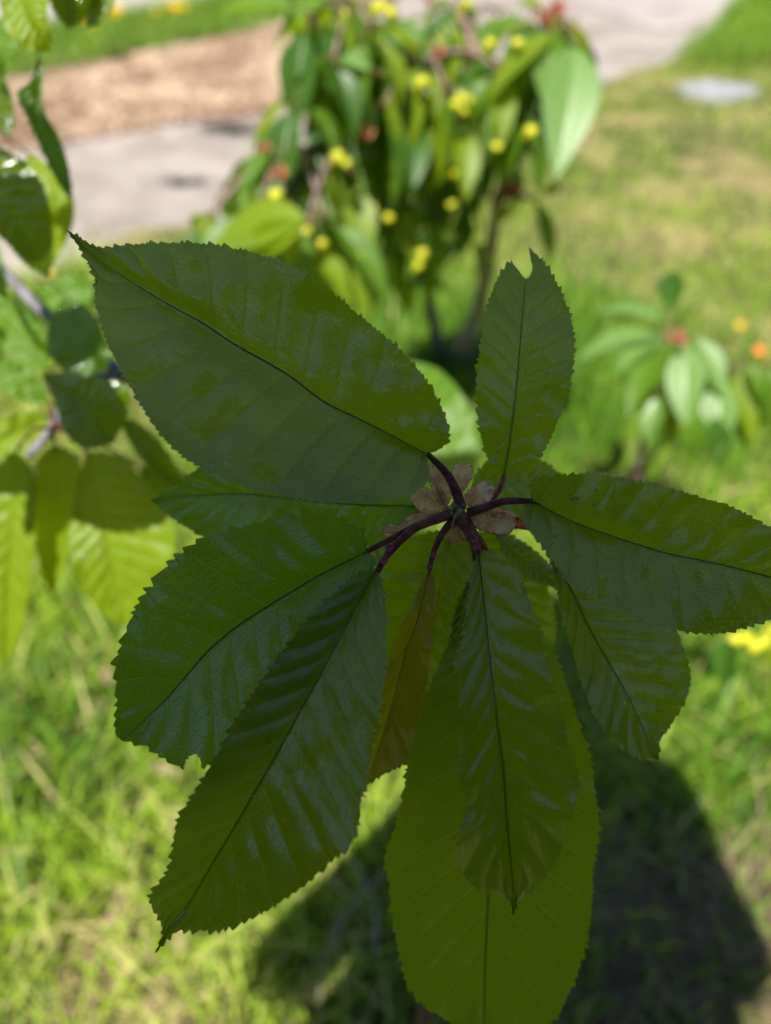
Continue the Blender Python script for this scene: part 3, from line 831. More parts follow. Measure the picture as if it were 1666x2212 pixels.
# marks on the leaves: pale scratches, insect specks, brown spots
M['scratch'] = simple_mat('dried_scratch', (0.30, 0.36, 0.26), (0.55, 0.60, 0.48), scale=900, rough=0.5, bump=0.2, bdist=0.0002)
M['spot'] = simple_mat('brown_spot', (0.16, 0.07, 0.02), (0.30, 0.16, 0.05), scale=900, rough=0.7, bump=0.2, bdist=0.0002)
def on_leaf(leaf, x, y):
    me = leaf.data
    co = np.zeros(len(me.vertices) * 3, np.float32); me.vertices.foreach_get('co', co)
    V = co.reshape(-1, 3) - np.array([0, 0, CAM_H])
    dd = V[:, 1] * c - V[:, 2] * s
    yy = V[:, 1] * s + V[:, 2] * c
    k = np.argmin((CX + V[:, 0] / dd * FPX - x) ** 2 + (CY - yy / dd * FPX - y) ** 2)
    return float(dd[k])
def scratch(leaf, pts, r):
    P_ = [W(x, y, on_leaf(leaf, x, y) - 0.00005) for x, y in pts]
    n_ = max(2, len(pts))
    tube('scar', P_, [r * random.uniform(.3, 1.2) for _ in range(n_ + 4)], M['scratch'], leaf, sides=5, n=6 * n_, rough=0.35)
def spot(leaf, x, y, r, mat='spot'):
    dd = on_leaf(leaf, x, y) - 0.00012
    ctr = W(x, y, dd)
    V_ = [ctr] + [W(x + r * (1 + .3 * math.sin(3 * a + x)) * math.cos(a), y + .6 * r * math.sin(a), dd) for a in np.linspace(0, 6.283, 13)[:-1]]
    link('spot', mesh('spot', V_, [(0, k + 1, (k + 1) % 12 + 1) for k in range(12)]), M[mat], leaf)
scratch(L2, [(1095, 929), (1090, 945), (1089, 955), (1079, 968), (1073, 985), (1068, 1003)], .00028)
scratch(L2, [(1112, 965), (1115, 961)], .0002)
scratch(L5, [(398, 1966), (388, 1982), (376, 1990), (366, 1998)], .00035)
scratch(L5, [(658, 1694), (662, 1704)], .0003)
for x, y in [(420, 752), (432, 757), (345, 766), (348, 768), (441, 770), (520, 748), (460, 785), (330, 745)]:
    scratch(L1, [(x, y), (x - 3, y + 3)], .00022)
scratch(L1, [(372, 752), (380, 756), (384, 763)], .0003)
scratch(L4, [(425, 1297), (422, 1305)], .00025); scratch(L4, [(383, 1433), (381, 1437)], .00035)
for x, y, r in [(1236, 1078, 5), (1246, 1076, 6), (1232, 1070, 3), (1228, 1060, 3), (1288, 1060, 3), (1284, 1090, 4), (1200, 1158, 4)]:
    spot(L3, x, y, r)

# papery bud scales and the bud at the rosette's centre
def bud_scale(mid, ea, eb, depth, mat, fold=None, seed=0, teeth=(6, 2.2)):
    fold = fold or ((0.5, -0.7), (-0.6, 0.4), (0.7, 0.6), (-0.5, -0.6))[seed % 4]
    ob, m2, dm = traced_leaf('bud_scale', mid, ea, eb, depth, young, mat, fold=fold, nvein=7, teeth=teeth, nu=90, seed=seed, amp=0.0006, ripple=0.0022, c_vein=0.5)
    return ob
SD = 0.262
bud_scale([(991, 1070), (998, 1030), (1003, 998)], [(980, 1048), (976, 1021), (985, 1002)], [(1010, 1050), (1021, 1024), (1018, 1002)], [SD, SD - .004, SD - .002], M['scale'], seed=21)
bud_scale([(970, 1090), (952, 1048), (934, 1006)], [(945, 1080), (930, 1045), (926, 1018)], [(976, 1060), (965, 1035), (945, 1008)], [SD + .002, SD, SD + .004], M['scale'], seed=22)
bud_scale([(964, 1100), (925, 1080), (884, 1071)], [(945, 1070), (915, 1052), (895, 1060)], [(940, 1110), (910, 1105), (890, 1085)], [SD + .004, SD + .004, SD + .008], M['scale'], seed=23)
bud_scale([(964, 1108), (900, 1128), (862, 1146), (825, 1149)], [(920, 1106), (880, 1116), (862, 1136), (840, 1132)], [(930, 1136), (895, 1146), (866, 1160), (838, 1160)], [SD + .001, SD + .001, SD + .003], M['scale'], seed=24)
bud_scale([(1008, 1092), (1035, 1066), (1058, 1044)], [(1003, 1070), (1020, 1052), (1045, 1040)], [(1040, 1094), (1062, 1078), (1068, 1056)], [SD, SD - .004, SD], M['scale'], seed=25)
bud_scale([(1012, 1112), (1060, 1118), (1120, 1122)], [(1040, 1096), (1072, 1099), (1108, 1106)], [(1030, 1140), (1062, 1152), (1100, 1154)], [SD, SD - .003, SD], M['scale'], seed=26)
bud_scale([(988, 1122), (986, 1148), (982, 1178)], [(966, 1138), (957, 1156), (968, 1166)], [(1000, 1140), (1004, 1156), (992, 1170)], [SD, SD - .001, SD + .002], M['scale'], seed=27)
bud_scale([(1000, 1122), (1003, 1142), (1006, 1168)], [(990, 1135), (996, 1155)], [(1014, 1140), (1012, 1158)], [SD - .002, SD - .002, SD], M['scale'], seed=28)
bud_scale([(1110, 1116), (1130, 1128), (1138, 1140)], [(1108, 1128), (1120, 1138)], [(1124, 1116), (1136, 1130)], [SD, SD, SD + .002], M['scale_red'], seed=29)
bud_scale([(1040, 1100), (1070, 1106), (1096, 1110)], [(1055, 1094), (1080, 1098)], [(1055, 1114), (1082, 1118)], [SD - .004, SD - .006, SD - .004], M['scale'], seed=30)
bud_scale([(960, 1092), (948, 1070), (940, 1045)], [(948, 1088), (940, 1065)], [(964, 1072), (952, 1052)], [SD - .003, SD - .005, SD - .004], M['scale'], seed=31)

def lump(name, pos, size, direction, mat, parent, seed):
    bm = bmesh.new()
    bmesh.ops.create_icosphere(bm, subdivisions=3, radius=1)
    r_ = random.Random(seed)
    q = direction.to_track_quat('Z', 'Y').to_matrix()
    for v in bm.verts:
        p = v.co.copy()
        tp = 1 - 0.35 * max(p.z, 0)
        p = Vector((p.x * size[0] * tp, p.y * size[1] * tp, p.z * size[2]))
        p *= 1 + 0.09 * math.sin(p.z * 9000 + seed) + 0.06 * r_.uniform(-1, 1)
        v.co = pos + q @ p
    me = bpy.data.meshes.new(name); bm.to_mesh(me); bm.free()
    me.polygons.foreach_set('use_smooth', [True] * len(me.polygons))
    return link(name, me, mat, parent)

for k, (x, y, sx, sz, dx, dy, mt) in enumerate([(986, 1095, .0021, .0028, 0, 0, 'petiole_far'), (996, 1092, .0018, .0024, .2, .2, 'bark'), (974, 1108, .0013, .0030, -.3, -.5, 'bud'),
        (986, 1110, .0012, .0034, .1, -.6, 'bud'), (1002, 1114, .0015, .0026, .4, -.3, 'petiole_far'), (978, 1098, .0015, .0024, -.5, .1, 'bud'), (992, 1104, .0020, .0026, 0, .1, 'bud')]):
    p = W(x, y, 0.2525)
    dv = (Vector((0, 0, CAM_H)) - p).normalized() + Vector((dx, dy * s, dy * c))
    lump('bud', p, (sx, sx, sz), dv.normalized(), M[mt], young, k)
# pale shrivelled stipules
for k, pts in enumerate([[(984, 1112), (981, 1126), (975, 1138)], [(990, 1108), (988, 1122), (984, 1134), (976, 1142)], [(998, 1112), (1004, 1126), (1003, 1138)], [(970, 1100), (962, 1088), (958, 1078)]]):
    tube('stipule', [W(x, y, 0.2495 + 0.001 * k) for x, y in pts], [0.0006, 0.0005, 0.0002], M['bud'], young, sides=6, n=16)

# ---- side branches of the young tree and their leaves, further from the lens
N1 = W(205, 935, 0.52)
T0 = W(70, -140, 0.50)
tube('branch', [Vector((0.036, 0.186, 0.86)), W(760, 1000, 0.50), W(480, 900, 0.52), W(240, 812, 0.53), W(150, 850, 0.54), W(110, 930, 0.53), W(60, 985, 0.52)], [0.006, 0.005, 0.0045, 0.004, 0.003], M['bark_grey'], young, sides=9, n=50, rough=0.04)
tube('branch', [W(300, 835, 0.526), W(60, 640, 0.58), W(-150, 350, 0.58), W(-120, 0, 0.54), W(0, -140, 0.50), W(160, -160, 0.48), W(240, -120, .48)], [0.0045, 0.004, 0.0035, 0.003, 0.0025], M['bark_grey'], young, sides=9, n=50, rough=0.04)

def side_leaf(mid, ea, eb, depth, mat='leaf_far', node=None, fold=(0.25, 0.25), flip=False, seed=0, teeth=(11, 3)):
    ob, m2, dm = traced_leaf('leaf', mid, ea, eb, depth, young, M[mat], fold=fold, nvein=12, teeth=teeth, nu=200, seed=seed, flip=flip, amp=0.001)
    b = W(mid[0][0], mid[0][1], depth[0])
    if node is not None:
        md = (b + node) / 2 + Vector((0, 0, 0.008))
        tube('petiole', [node, md, b], [0.0012, 0.0009], M['petiole'], ob, sides=7, n=14)
    return ob
NA = W(120, 925, 0.53); NB = W(200, 830, 0.53)
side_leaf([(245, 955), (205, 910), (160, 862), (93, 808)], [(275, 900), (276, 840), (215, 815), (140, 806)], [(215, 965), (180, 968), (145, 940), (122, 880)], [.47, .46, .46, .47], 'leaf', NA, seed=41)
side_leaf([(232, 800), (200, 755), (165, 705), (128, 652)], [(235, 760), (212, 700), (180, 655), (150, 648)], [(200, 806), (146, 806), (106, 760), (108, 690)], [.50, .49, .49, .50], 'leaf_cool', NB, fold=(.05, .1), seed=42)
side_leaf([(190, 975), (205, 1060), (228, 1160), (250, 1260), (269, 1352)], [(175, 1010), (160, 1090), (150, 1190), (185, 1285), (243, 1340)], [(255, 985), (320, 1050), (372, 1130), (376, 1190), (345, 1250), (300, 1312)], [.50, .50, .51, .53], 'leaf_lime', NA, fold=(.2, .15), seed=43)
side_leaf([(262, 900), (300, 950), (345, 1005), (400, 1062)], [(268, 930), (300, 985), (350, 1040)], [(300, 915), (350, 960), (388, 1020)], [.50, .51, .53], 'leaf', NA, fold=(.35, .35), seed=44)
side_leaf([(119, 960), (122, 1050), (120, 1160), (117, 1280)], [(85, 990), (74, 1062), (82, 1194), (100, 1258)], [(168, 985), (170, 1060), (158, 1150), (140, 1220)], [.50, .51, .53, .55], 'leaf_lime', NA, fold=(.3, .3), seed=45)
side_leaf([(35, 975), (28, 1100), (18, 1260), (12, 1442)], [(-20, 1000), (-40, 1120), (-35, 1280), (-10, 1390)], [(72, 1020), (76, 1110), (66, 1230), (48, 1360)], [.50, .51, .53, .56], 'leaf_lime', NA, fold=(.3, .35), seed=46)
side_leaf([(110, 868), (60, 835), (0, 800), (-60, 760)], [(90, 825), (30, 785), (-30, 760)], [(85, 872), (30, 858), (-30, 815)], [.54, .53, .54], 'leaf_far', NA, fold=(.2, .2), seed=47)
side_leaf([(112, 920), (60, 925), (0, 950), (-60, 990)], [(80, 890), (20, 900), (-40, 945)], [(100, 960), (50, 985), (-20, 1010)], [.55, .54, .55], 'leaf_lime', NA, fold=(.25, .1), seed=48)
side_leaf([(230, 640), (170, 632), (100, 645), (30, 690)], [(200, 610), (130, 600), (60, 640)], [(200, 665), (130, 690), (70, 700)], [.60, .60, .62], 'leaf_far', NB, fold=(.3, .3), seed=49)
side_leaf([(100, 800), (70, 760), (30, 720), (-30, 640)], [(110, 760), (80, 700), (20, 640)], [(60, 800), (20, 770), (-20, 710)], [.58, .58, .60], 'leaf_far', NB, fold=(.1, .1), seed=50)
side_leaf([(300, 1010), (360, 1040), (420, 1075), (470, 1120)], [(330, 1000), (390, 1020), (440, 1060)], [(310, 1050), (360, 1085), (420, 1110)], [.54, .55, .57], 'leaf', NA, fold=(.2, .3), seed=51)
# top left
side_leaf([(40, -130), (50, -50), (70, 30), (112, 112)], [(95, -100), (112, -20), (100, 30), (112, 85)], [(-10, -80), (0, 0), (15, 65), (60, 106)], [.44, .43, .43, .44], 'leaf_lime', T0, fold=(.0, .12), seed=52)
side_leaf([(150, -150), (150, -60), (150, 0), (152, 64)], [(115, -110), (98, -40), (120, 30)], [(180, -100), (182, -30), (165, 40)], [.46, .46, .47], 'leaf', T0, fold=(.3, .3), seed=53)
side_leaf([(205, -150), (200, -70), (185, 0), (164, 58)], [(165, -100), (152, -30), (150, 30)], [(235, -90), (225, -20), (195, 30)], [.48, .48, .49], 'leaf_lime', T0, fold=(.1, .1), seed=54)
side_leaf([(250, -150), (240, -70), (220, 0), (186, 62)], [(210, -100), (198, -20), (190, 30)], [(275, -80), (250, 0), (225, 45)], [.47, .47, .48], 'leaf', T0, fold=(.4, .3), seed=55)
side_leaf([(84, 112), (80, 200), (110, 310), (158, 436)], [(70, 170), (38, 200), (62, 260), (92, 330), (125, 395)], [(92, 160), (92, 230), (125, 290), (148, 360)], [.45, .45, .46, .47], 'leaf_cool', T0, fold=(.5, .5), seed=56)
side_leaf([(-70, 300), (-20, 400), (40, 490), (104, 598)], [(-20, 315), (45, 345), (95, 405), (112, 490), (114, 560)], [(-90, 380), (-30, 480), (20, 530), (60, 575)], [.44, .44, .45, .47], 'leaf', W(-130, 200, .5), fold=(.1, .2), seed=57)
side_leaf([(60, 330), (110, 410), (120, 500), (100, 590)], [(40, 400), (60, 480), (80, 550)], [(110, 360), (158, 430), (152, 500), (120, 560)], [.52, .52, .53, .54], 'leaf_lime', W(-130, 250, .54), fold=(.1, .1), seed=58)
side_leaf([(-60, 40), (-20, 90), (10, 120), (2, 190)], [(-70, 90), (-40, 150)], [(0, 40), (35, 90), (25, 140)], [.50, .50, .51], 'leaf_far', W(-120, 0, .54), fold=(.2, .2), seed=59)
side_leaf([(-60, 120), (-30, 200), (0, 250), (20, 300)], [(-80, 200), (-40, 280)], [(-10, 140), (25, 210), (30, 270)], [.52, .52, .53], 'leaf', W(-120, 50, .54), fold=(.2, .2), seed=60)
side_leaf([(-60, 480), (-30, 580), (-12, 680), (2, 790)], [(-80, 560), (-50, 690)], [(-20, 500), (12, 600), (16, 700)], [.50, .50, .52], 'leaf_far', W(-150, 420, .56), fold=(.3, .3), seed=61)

# unseen twig added left of the frame to shade the side leaves
def shade_leaf(x, y, d, t_, size, seed):
    p = W(x, y, d) + to_sun * t_
    a = Vector((random.gauss(0, 1), random.gauss(0, 1), random.gauss(0, .5)))
    a = (a - to_sun * a.dot(to_sun)).normalized()
    tip = p + a * size * .5; base = p - a * size * .5
    return base, tip
SHADE = [shade_leaf(x, y, d, .30, sz, k) for k, (x, y, d, sz) in enumerate([(195, 880, .46, .10), (170, 735, .50, .10), (245, 1060, .51, .13), (330, 985, .52, .10), (110, 1010, .51, .10), (140, 1090, .52, .08), (40, 470, .45, .11), (110, 330, .46, .10)])]
# ------------------------------------------------------------------ leaves of the trees behind (shared meshes)
def far_leaf_mesh(k):
    r_ = np.random.default_rng(900 + k)
    nu, nv = 26, 6
    wd = r_.uniform(0.36, 0.45); fold = r_.uniform(0.25, 0.6); droop = r_.uniform(0.10, 0.45); tw = r_.normal(0, 0.25)
    u = np.linspace(0, 1, nu)
    prof = np.sin(np.pi * u ** 0.85) ** 0.8 * (1 - 0.35 * u ** 3)
    prof[-1] = 0.01; prof[0] = 0.01
    V, UV, UM = [], [], []
    for i in range(nu):
        for j in range(-nv, nv + 1):
            v = j / nv
            x = v * prof[i] * wd * 0.5 * (1 + (0.05 * math.sin(i * 2.9) if abs(j) == nv else 0))
            z = abs(x) * math.tan(fold) + 0.012 * abs(math.sin(math.pi * 11 * (u[i] - 0.16 * abs(v)))) * (1 - v * v)
            ang = tw * u[i]
            xx = x * math.cos(ang) - z * math.sin(ang); zz = x * math.sin(ang) + z * math.cos(ang)
            V.append((xx, u[i] * (1 - 0.25 * droop * u[i]), zz - droop * u[i] ** 2))
            UV.append((11 * (u[i] - 0.16 * abs(v) * (1 - .18 * abs(v))) + (0.38 if v > 0 else 0), v)); UM.append((u[i] * 12, v * 3))
    w = 2 * nv + 1
    F = [(i * w + j, i * w + j + 1, (i + 1) * w + j + 1, (i + 1) * w + j) for i in range(nu - 1) for j in range(w - 1)]
    me = mesh('far_leaf', V, F)
    li = np.zeros(len(me.loops), np.int32); me.loops.foreach_get('vertex_index', li)
    for nm, U in (('vein', UV), ('metric', UM)):
        lay = me.uv_layers.new(name=nm)
        lay.data.foreach_set('uv', np.array(U)[li].reshape(-1).astype(np.float32))
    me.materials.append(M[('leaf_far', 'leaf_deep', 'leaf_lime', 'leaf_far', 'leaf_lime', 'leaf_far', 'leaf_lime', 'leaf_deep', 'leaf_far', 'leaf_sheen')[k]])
    return me
FAR = [far_leaf_mesh(k) for k in range(10)]
pet_v, pet_f = tube_data([(0, -0.24, 0.02), (0, -0.12, 0.03), (0, 0.02, 0)], [0.010, 0.008], sides=6, n=8)
PET = mesh('far_petiole', pet_v, pet_f); PET.materials.append(M['petiole_far'])
mid_v, mid_f = tube_data([(0, 0, -0.004), (0, 0.3, -0.005), (0, 0.6, -0.06)], [0.009, 0.006, 0.002], sides=5, n=8)

def far_leaf(parent, base, tip, up, k=None):
    """leaf from base to tip; up: the side the upper face looks to"""
    d = tip - base
    Ln = d.length
    y = d.normalized()
    z = (up - y * up.dot(y)).normalized()
    x = y.cross(z)
    R = Matrix((x, y, z)).transposed().to_4x4()
    k = random.randrange(len(FAR) - 1) if k is None else k
    o = bpy.data.objects.new('leaf', FAR[k]); col.objects.link(o)
    o.parent = parent
    o.matrix_parent_inverse = Matrix.Translation(-root_loc(parent))
    o.matrix_basis = Matrix.Translation(base) @ R @ Matrix.Scale(Ln, 4)
    p = bpy.data.objects.new('petiole', PET); col.objects.link(p)
    p.parent = o
    return o

def cherry_mesh():
    bm = bmesh.new()
    bmesh.ops.create_uvsphere(bm, u_segments=18, v_segments=12, radius=1)
    for v in bm.verts:
        p = v.co
        r = math.hypot(p.x, p.y)
        p.z *= 0.94
        if p.z > 0: p.z -= 0.32 * math.exp(-(r / 0.35) ** 2)
        p.x *= 1.03 + 0.05 * (1 if p.y > 0 else -1) * p.y
    me = bpy.data.meshes.new('cherry'); bm.to_mesh(me); bm.free()
    me.polygons.foreach_set('use_smooth', [True] * len(me.polygons))
    me.materials.append(M['cherry'])
    return me
CH = cherry_mesh()
sv, sf = tube_data([(0, 0, 0.6), (0.1, 0.05, 2.0), (0.5, 0.2, 4.2)], [0.09, 0.08, 0.11], sides=6, n=10)
STALK = mesh('stalk', sv, sf); STALK.materials.append(M['flower_stem'])

def cherry(parent, pos, r=0.0075):
    o = bpy.data.objects.new('cherry', CH); col.objects.link(o)
    o.parent = parent
    o.matrix_parent_inverse = Matrix.Translation(-root_loc(parent))
    o.matrix_basis = Matrix.Translation(pos) @ Matrix.Rotation(random.uniform(0, 6.28), 4, 'Z') @ Matrix.Rotation(random.gauss(0, .2), 4, 'X') @ Matrix.Scale(r, 4)
    st = bpy.data.objects.new('stalk', STALK); col.objects.link(st); st.parent = o
    return o

def scale_cluster_mesh():
    V, F = [], []
    for k in range(9):
        a = k * 2.4; el = 0.2 + 0.13 * k
        d = Vector((math.cos(a) * math.cos(el), math.sin(a) * math.cos(el), math.sin(el)))
        t = d.cross(Vector((0, 0, 1))).normalized(); n2 = t.cross(d)
        b0 = len(V)
        for i in range(6):
            u = i / 5; w = 0.28 * math.sin(math.pi * min(1, u * 0.85 + 0.12))
            for j in (-1, 0, 1):
                V.append(d * u + t * (w * j) + n2 * (0.25 * u * u - 0.12 * abs(j)))
        for i in range(5):
            for j in range(2):
                F.append((b0 + i * 3 + j, b0 + i * 3 + j + 1, b0 + i * 3 + j + 4, b0 + i * 3 + j + 3))
    me = mesh('bud_scales', V, F); me.materials.append(M['scale_red'])
    return me
SC = scale_cluster_mesh()
def scales(parent, pos, r):
    o = bpy.data.objects.new('bud_scales', SC); col.objects.link(o)
    o.parent = parent; o.matrix_parent_inverse = Matrix.Translation(-root_loc(parent))
    o.matrix_basis = Matrix.Translation(pos) @ Matrix.Rotation(random.uniform(0, 6.28), 4, 'Z') @ Matrix.Scale(r, 4)

def spur(parent, node, n, size, spread=1.0, droop=0.9, face=None):
    """a spur: n leaves radiating from a node and hanging"""
    a0 = random.uniform(0, 6.28)
    for k in range(n):
        a = a0 + 2 * math.pi * k / n + random.gauss(0, .25)
        el = random.gauss(-droop, 0.28)
        d = Vector((math.cos(a) * math.cos(el) * spread, math.sin(a) * math.cos(el) * spread, math.sin(el))).normalized()
        Ln = size * random.uniform(0.75, 1.2)
        b = node + d * Ln * 0.22 + Vector((0, 0, 0.006))
        up = Vector((math.cos(a) * .5, math.sin(a) * .5 - .15, 0.8)).normalized()
        far_leaf(parent, b, b + d * Ln, up)

CAMV = Vector((0, 0, CAM_H))
def pxleaf(parent, bx, by, bd, tx, ty, td, upx=0.0, upy=0.6, k=None):
    b, t = W(bx, by, bd), W(tx, ty, td)
    tow = (CAMV - b).normalized()
    up = tow + Vector((upx, upy * s, upy * c))
    return far_leaf(parent, b, t, up.normalized(), k)

tcen = sum((b for b, q in SHADE), Vector()) / len(SHADE)
twig = [W(-150, 350, 0.58), tcen + Vector((-.05, .05, -.03)), tcen + Vector((-.01, -.01, .01))]
tube('branch', twig, [0.0035, 0.003, 0.002], M['bark_grey'], young, sides=8, n=24)  # added out of frame to carry the shading leaves
for b, q in SHADE:
    o = far_leaf(young, b, q, to_sun.copy())
    for ch in list(o.children): bpy.data.objects.remove(ch)
    tube('petiole', [tcen + Vector((-.01, -.01, .0)), (tcen + b) / 2 + Vector((0, 0, .01)), b], [.0013, .0009], M['petiole_far'], o, sides=6, n=12)

# ------------------------------------------------------------------ the fruiting cherry tree
ft = G(985, 800)
fruit = empty('fruiting_cherry_tree', ft)
tag(fruit, 'small cherry tree with two slim stems, drooping leaves and yellow unripe cherries', 'tree')
tr = [ft + Vector((0, 0, -0.03)), W(1010, 730, 2.05), W(1035, 659, 1.92), W(1060, 537, 1.72), W(1074, 439, 1.56), W(1104, 342, 1.44), W(1118, 234, 1.34), W(1100, 180, 1.28)]
tube('trunk', tr, [0.034, 0.026, 0.021, 0.018, 0.016, 0.014, 0.012, 0.010], M['bark_pale'], fruit, sides=14, n=60, rough=0.05)
tr2 = [ft + Vector((-0.03, 0.0, -0.03)), W(945, 735, 2.03), W(918, 610, 1.86), W(890, 488, 1.66), W(850, 380, 1.48), W(790, 330, 1.34)]
tube('trunk', tr2, [0.024, 0.018, 0.014, 0.012, 0.009, 0.007], M['bark_grey'], fruit, sides=12, n=50, rough=0.05)
br = [[W(1104, 190, 1.28), W(1060, 135, 1.22), W(1030, 122, 1.2), W(972, 115, 1.15), W(913, 132, 1.10)],
      [W(1110, 240, 1.34), W(1150, 130, 1.26), W(1172, 73, 1.2), W(1201, 39, 1.15), W(1240, 90, 1.12)],
      [W(870, 430, 1.55), W(800, 330, 1.3), W(720, 318, 1.18), W(640, 322, 1.10), W(562, 322, 1.05)],
      [W(913, 132, 1.10), W(830, 100, 1.06), W(760, 60, 1.05), W(700, 20, 1.05)],
      [W(850, 380, 1.48), W(800, 260, 1.3), W(770, 190, 1.2), W(740, 150, 1.15)],
      [W(1074, 439, 1.56), W(1110, 420, 1.45), W(1150, 430, 1.4)],
      [W(1030, 122, 1.2), W(1010, 60, 1.18), W(1000, 0, 1.18), W(1000, -60, 1.2)],
      [W(890, 488, 1.66), W(950, 380, 1.45), W(960, 300, 1.32)]]
for k, b in enumerate(br):
    tube('branch', b, [0.010, 0.007, 0.005, 0.004], M['bark_grey' if k % 2 else 'bark'], fruit, sides=9, n=30, rough=0.05)

# leaves that read singly in the picture
for a in [(1240, 103, 1.02, 1226, 361, .98, .3, .5, 9), (1192, 70, 1.06, 1194, 270, 1.05, -.2, .5), (1215, 80, 1.1, 1275, 115, 1.1, .3, .5),
          (912, 92, 1.05, 775, 78, 1.08, 0, 1.0, 9), (800, 152, 1.0, 665, 92, 1.02, 0, .9, 9), (900, 150, 1.08, 845, 360, 1.08, -.2, .3), (880, 160, 1.1, 905, 310, 1.12, .2, .4),
          (1040, 150, 1.14, 1060, 330, 1.14, .2, .3), (1010, 160, 1.15, 1000, 330, 1.15, -.1, .3), (1150, 120, 1.15, 1180, 330, 1.15, .2, .3),
          (1130, 40, 1.12, 1040, 50, 1.12, 0, .9), (1170, 20, 1.12, 1100, -10, 1.14, 0, .9), (720, 140, 1.05, 640, 260, 1.06, -.3, .4), (730, 60, 1.0, 690, 130, 1.02, -.2, .5),
          (640, 300, 1.04, 525, 296, 1.05, 0, 1.0), (610, 335, 1.02, 480, 452, 1.04, -.1, .7), (600, 340, 1.02, 560, 440, 1.0, .1, .6), (580, 330, 1.0, 510, 400, .98, -.2, .6),
          (660, 470, .86, 390, 520, .90, 0, .6), (655, 490, .86, 480, 545, .88, 0, .3), (640, 480, .87, 620, 590, .9, .1, .3), (745, 320, 1.15, 700, 420, 1.15, -.1, .4),
          (770, 330, 1.2, 790, 500, 1.22, .1, .3), (830, 330, 1.25, 835, 540, 1.3, 0, .3), (930, 330, 1.3, 960, 500, 1.35, 0, .3), (1000, 350, 1.34, 1010, 500, 1.38, 0, .3),
          (690, 330, 1.1, 650, 410, 1.1, 0, .5), (980, 30, 1.15, 900, 70, 1.15, 0, .9), (760, 30, 1.02, 790, 110, 1.04, .2, .7), (700, 10, 1.0, 650, 70, 1.02, -.2, .7)]:
    pxleaf(fruit, *a)
tube('branch', [W(720, 318, 1.18), W(690, 400, 1.0), W(665, 480, .87)], [0.005, 0.003], M['bark'], fruit, sides=8, n=16)
for (x, y, d_, n_) in [(913, 132, 1.12, 6), (740, 150, 1.15, 6), (700, 20, 1.06, 5), (960, 300, 1.33, 6), (1030, 122, 1.22, 5), (1201, 39, 1.15, 5), (790, 330, 1.33, 6), (720, 318, 1.2, 5), (640, 322, 1.12, 4),
                       (562, 322, 1.06, 3), (1118, 234, 1.36, 5), (1150, 430, 1.42, 3), (850, 380, 1.5, 6), (890, 470, 1.62, 5), (1000, 0, 1.2, 5), (830, 100, 1.08, 5), (800, 260, 1.32, 5), (1172, 73, 1.22, 5), (1080, 330, 1.5, 4), (760, 60, 1.07, 4)]:
    spur(fruit, W(x, y, d_), n_, 0.115, droop=0.8)
crown = []
for (x, y, d_, n_) in [(690, 90, 1.15, 5), (760, 210, 1.2, 5), (850, 200, 1.2, 5), (940, 220, 1.25, 5), (1040, 230, 1.3, 5), (1120, 150, 1.25, 5), (850, 20, 1.15, 5), (930, 30, 1.2, 4), (1080, 30, 1.2, 5), (1190, 130, 1.22, 4),
                       (620, 400, 1.1, 4), (700, 420, 1.2, 5), (790, 440, 1.35, 5), (870, 330, 1.4, 5), (1000, 420, 1.5, 5), (560, 440, .98, 4), (680, 250, 1.15, 4), (900, 420, 1.5, 5), (760, 500, 1.4, 4), (1060, 300, 1.45, 4), (670, 500, 1.2, 4), (860, 520, 1.6, 4),
                       (480, 430, 1.0, 4), (455, 470, .98, 3), (530, 370, 1.0, 4), (600, 470, 1.0, 4), (700, 470, 1.05, 4), (670, 40, 1.0, 5), (740, 0, 1.0, 5), (720, 130, 1.0, 4), (800, 60, 1.0, 5), (830, 230, 1.1, 5), (960, 190, 1.08, 5),
                       (1000, 260, 1.15, 5), (1080, 150, 1.12, 5), (1150, 30, 1.08, 5), (760, 380, 1.15, 4), (650, 210, 1.02, 4), (900, 250, 1.12, 5), (1130, 230, 1.15, 5), (840, 430, 1.3, 5), (940, 470, 1.45, 5), (1230, 60, 1.05, 3), (760, 560, 1.5, 5), (700, 560, 1.3, 4), (860, 585, 1.7, 5), (640, 540, 1.1, 4), (940, 560, 1.75, 4), (1010, 520, 1.7, 4)]:
    nd = W(x, y, d_)
    crown.append(nd)
    near = min([W(*q) for q in [(913, 132, 1.1), (770, 190, 1.2), (850, 380, 1.48), (720, 318, 1.18), (640, 322, 1.1), (1118, 234, 1.34), (1172, 73, 1.2), (1010, 60, 1.18), (960, 300, 1.32), (1074, 439, 1.56), (760, 60, 1.05), (890, 488, 1.66)]], key=lambda q: (q - nd).length)
    tube('branch', [near, (near + nd) / 2 + Vector((0, 0, .02)), nd], [.004, .0025], M['bark'], fruit, sides=7, n=12)
    spur(fruit, nd, n_, 0.112, droop=0.75)
for (x, y, d_) in [(730, 337, 1.06), (596, 420, .98), (618, 464, 1.0), (805, 449, 1.15), (762, 537, 1.1), (776, 552, 1.1), (694, 527, 1.08), (905, 572, 1.2), (913, 548, 1.22), (913, 176, 1.06), (1202, 405, 1.12),
                   (745, 34, 1.0), (826, 15, 1.0), (1060, 93, 1.1), (1118, 93, 1.1), (977, 376, 1.2), (1148, 283, 1.16), (1074, 317, 1.16), (997, 210, 1.1), (846, 28, 1.0), (1010, 5, 1.1), (975, 440, 1.25), (840, 470, 1.15),
                   (700, 545, 1.1), (660, 500, .98), (748, 352, 1.07), (985, 225, 1.12), (706, 218, 1.05)]:
    dp = random.choice((-0.05, -0.03, 0.0, 0.05))
    cherry(fruit, W(x, y, d_ + dp), random.uniform(.0065, .0095))
    if random.random() < .5:
        cherry(fruit, W(x + random.uniform(-16, 16), y + random.uniform(4, 18), d_ + dp + .02), random.uniform(.006, .009))
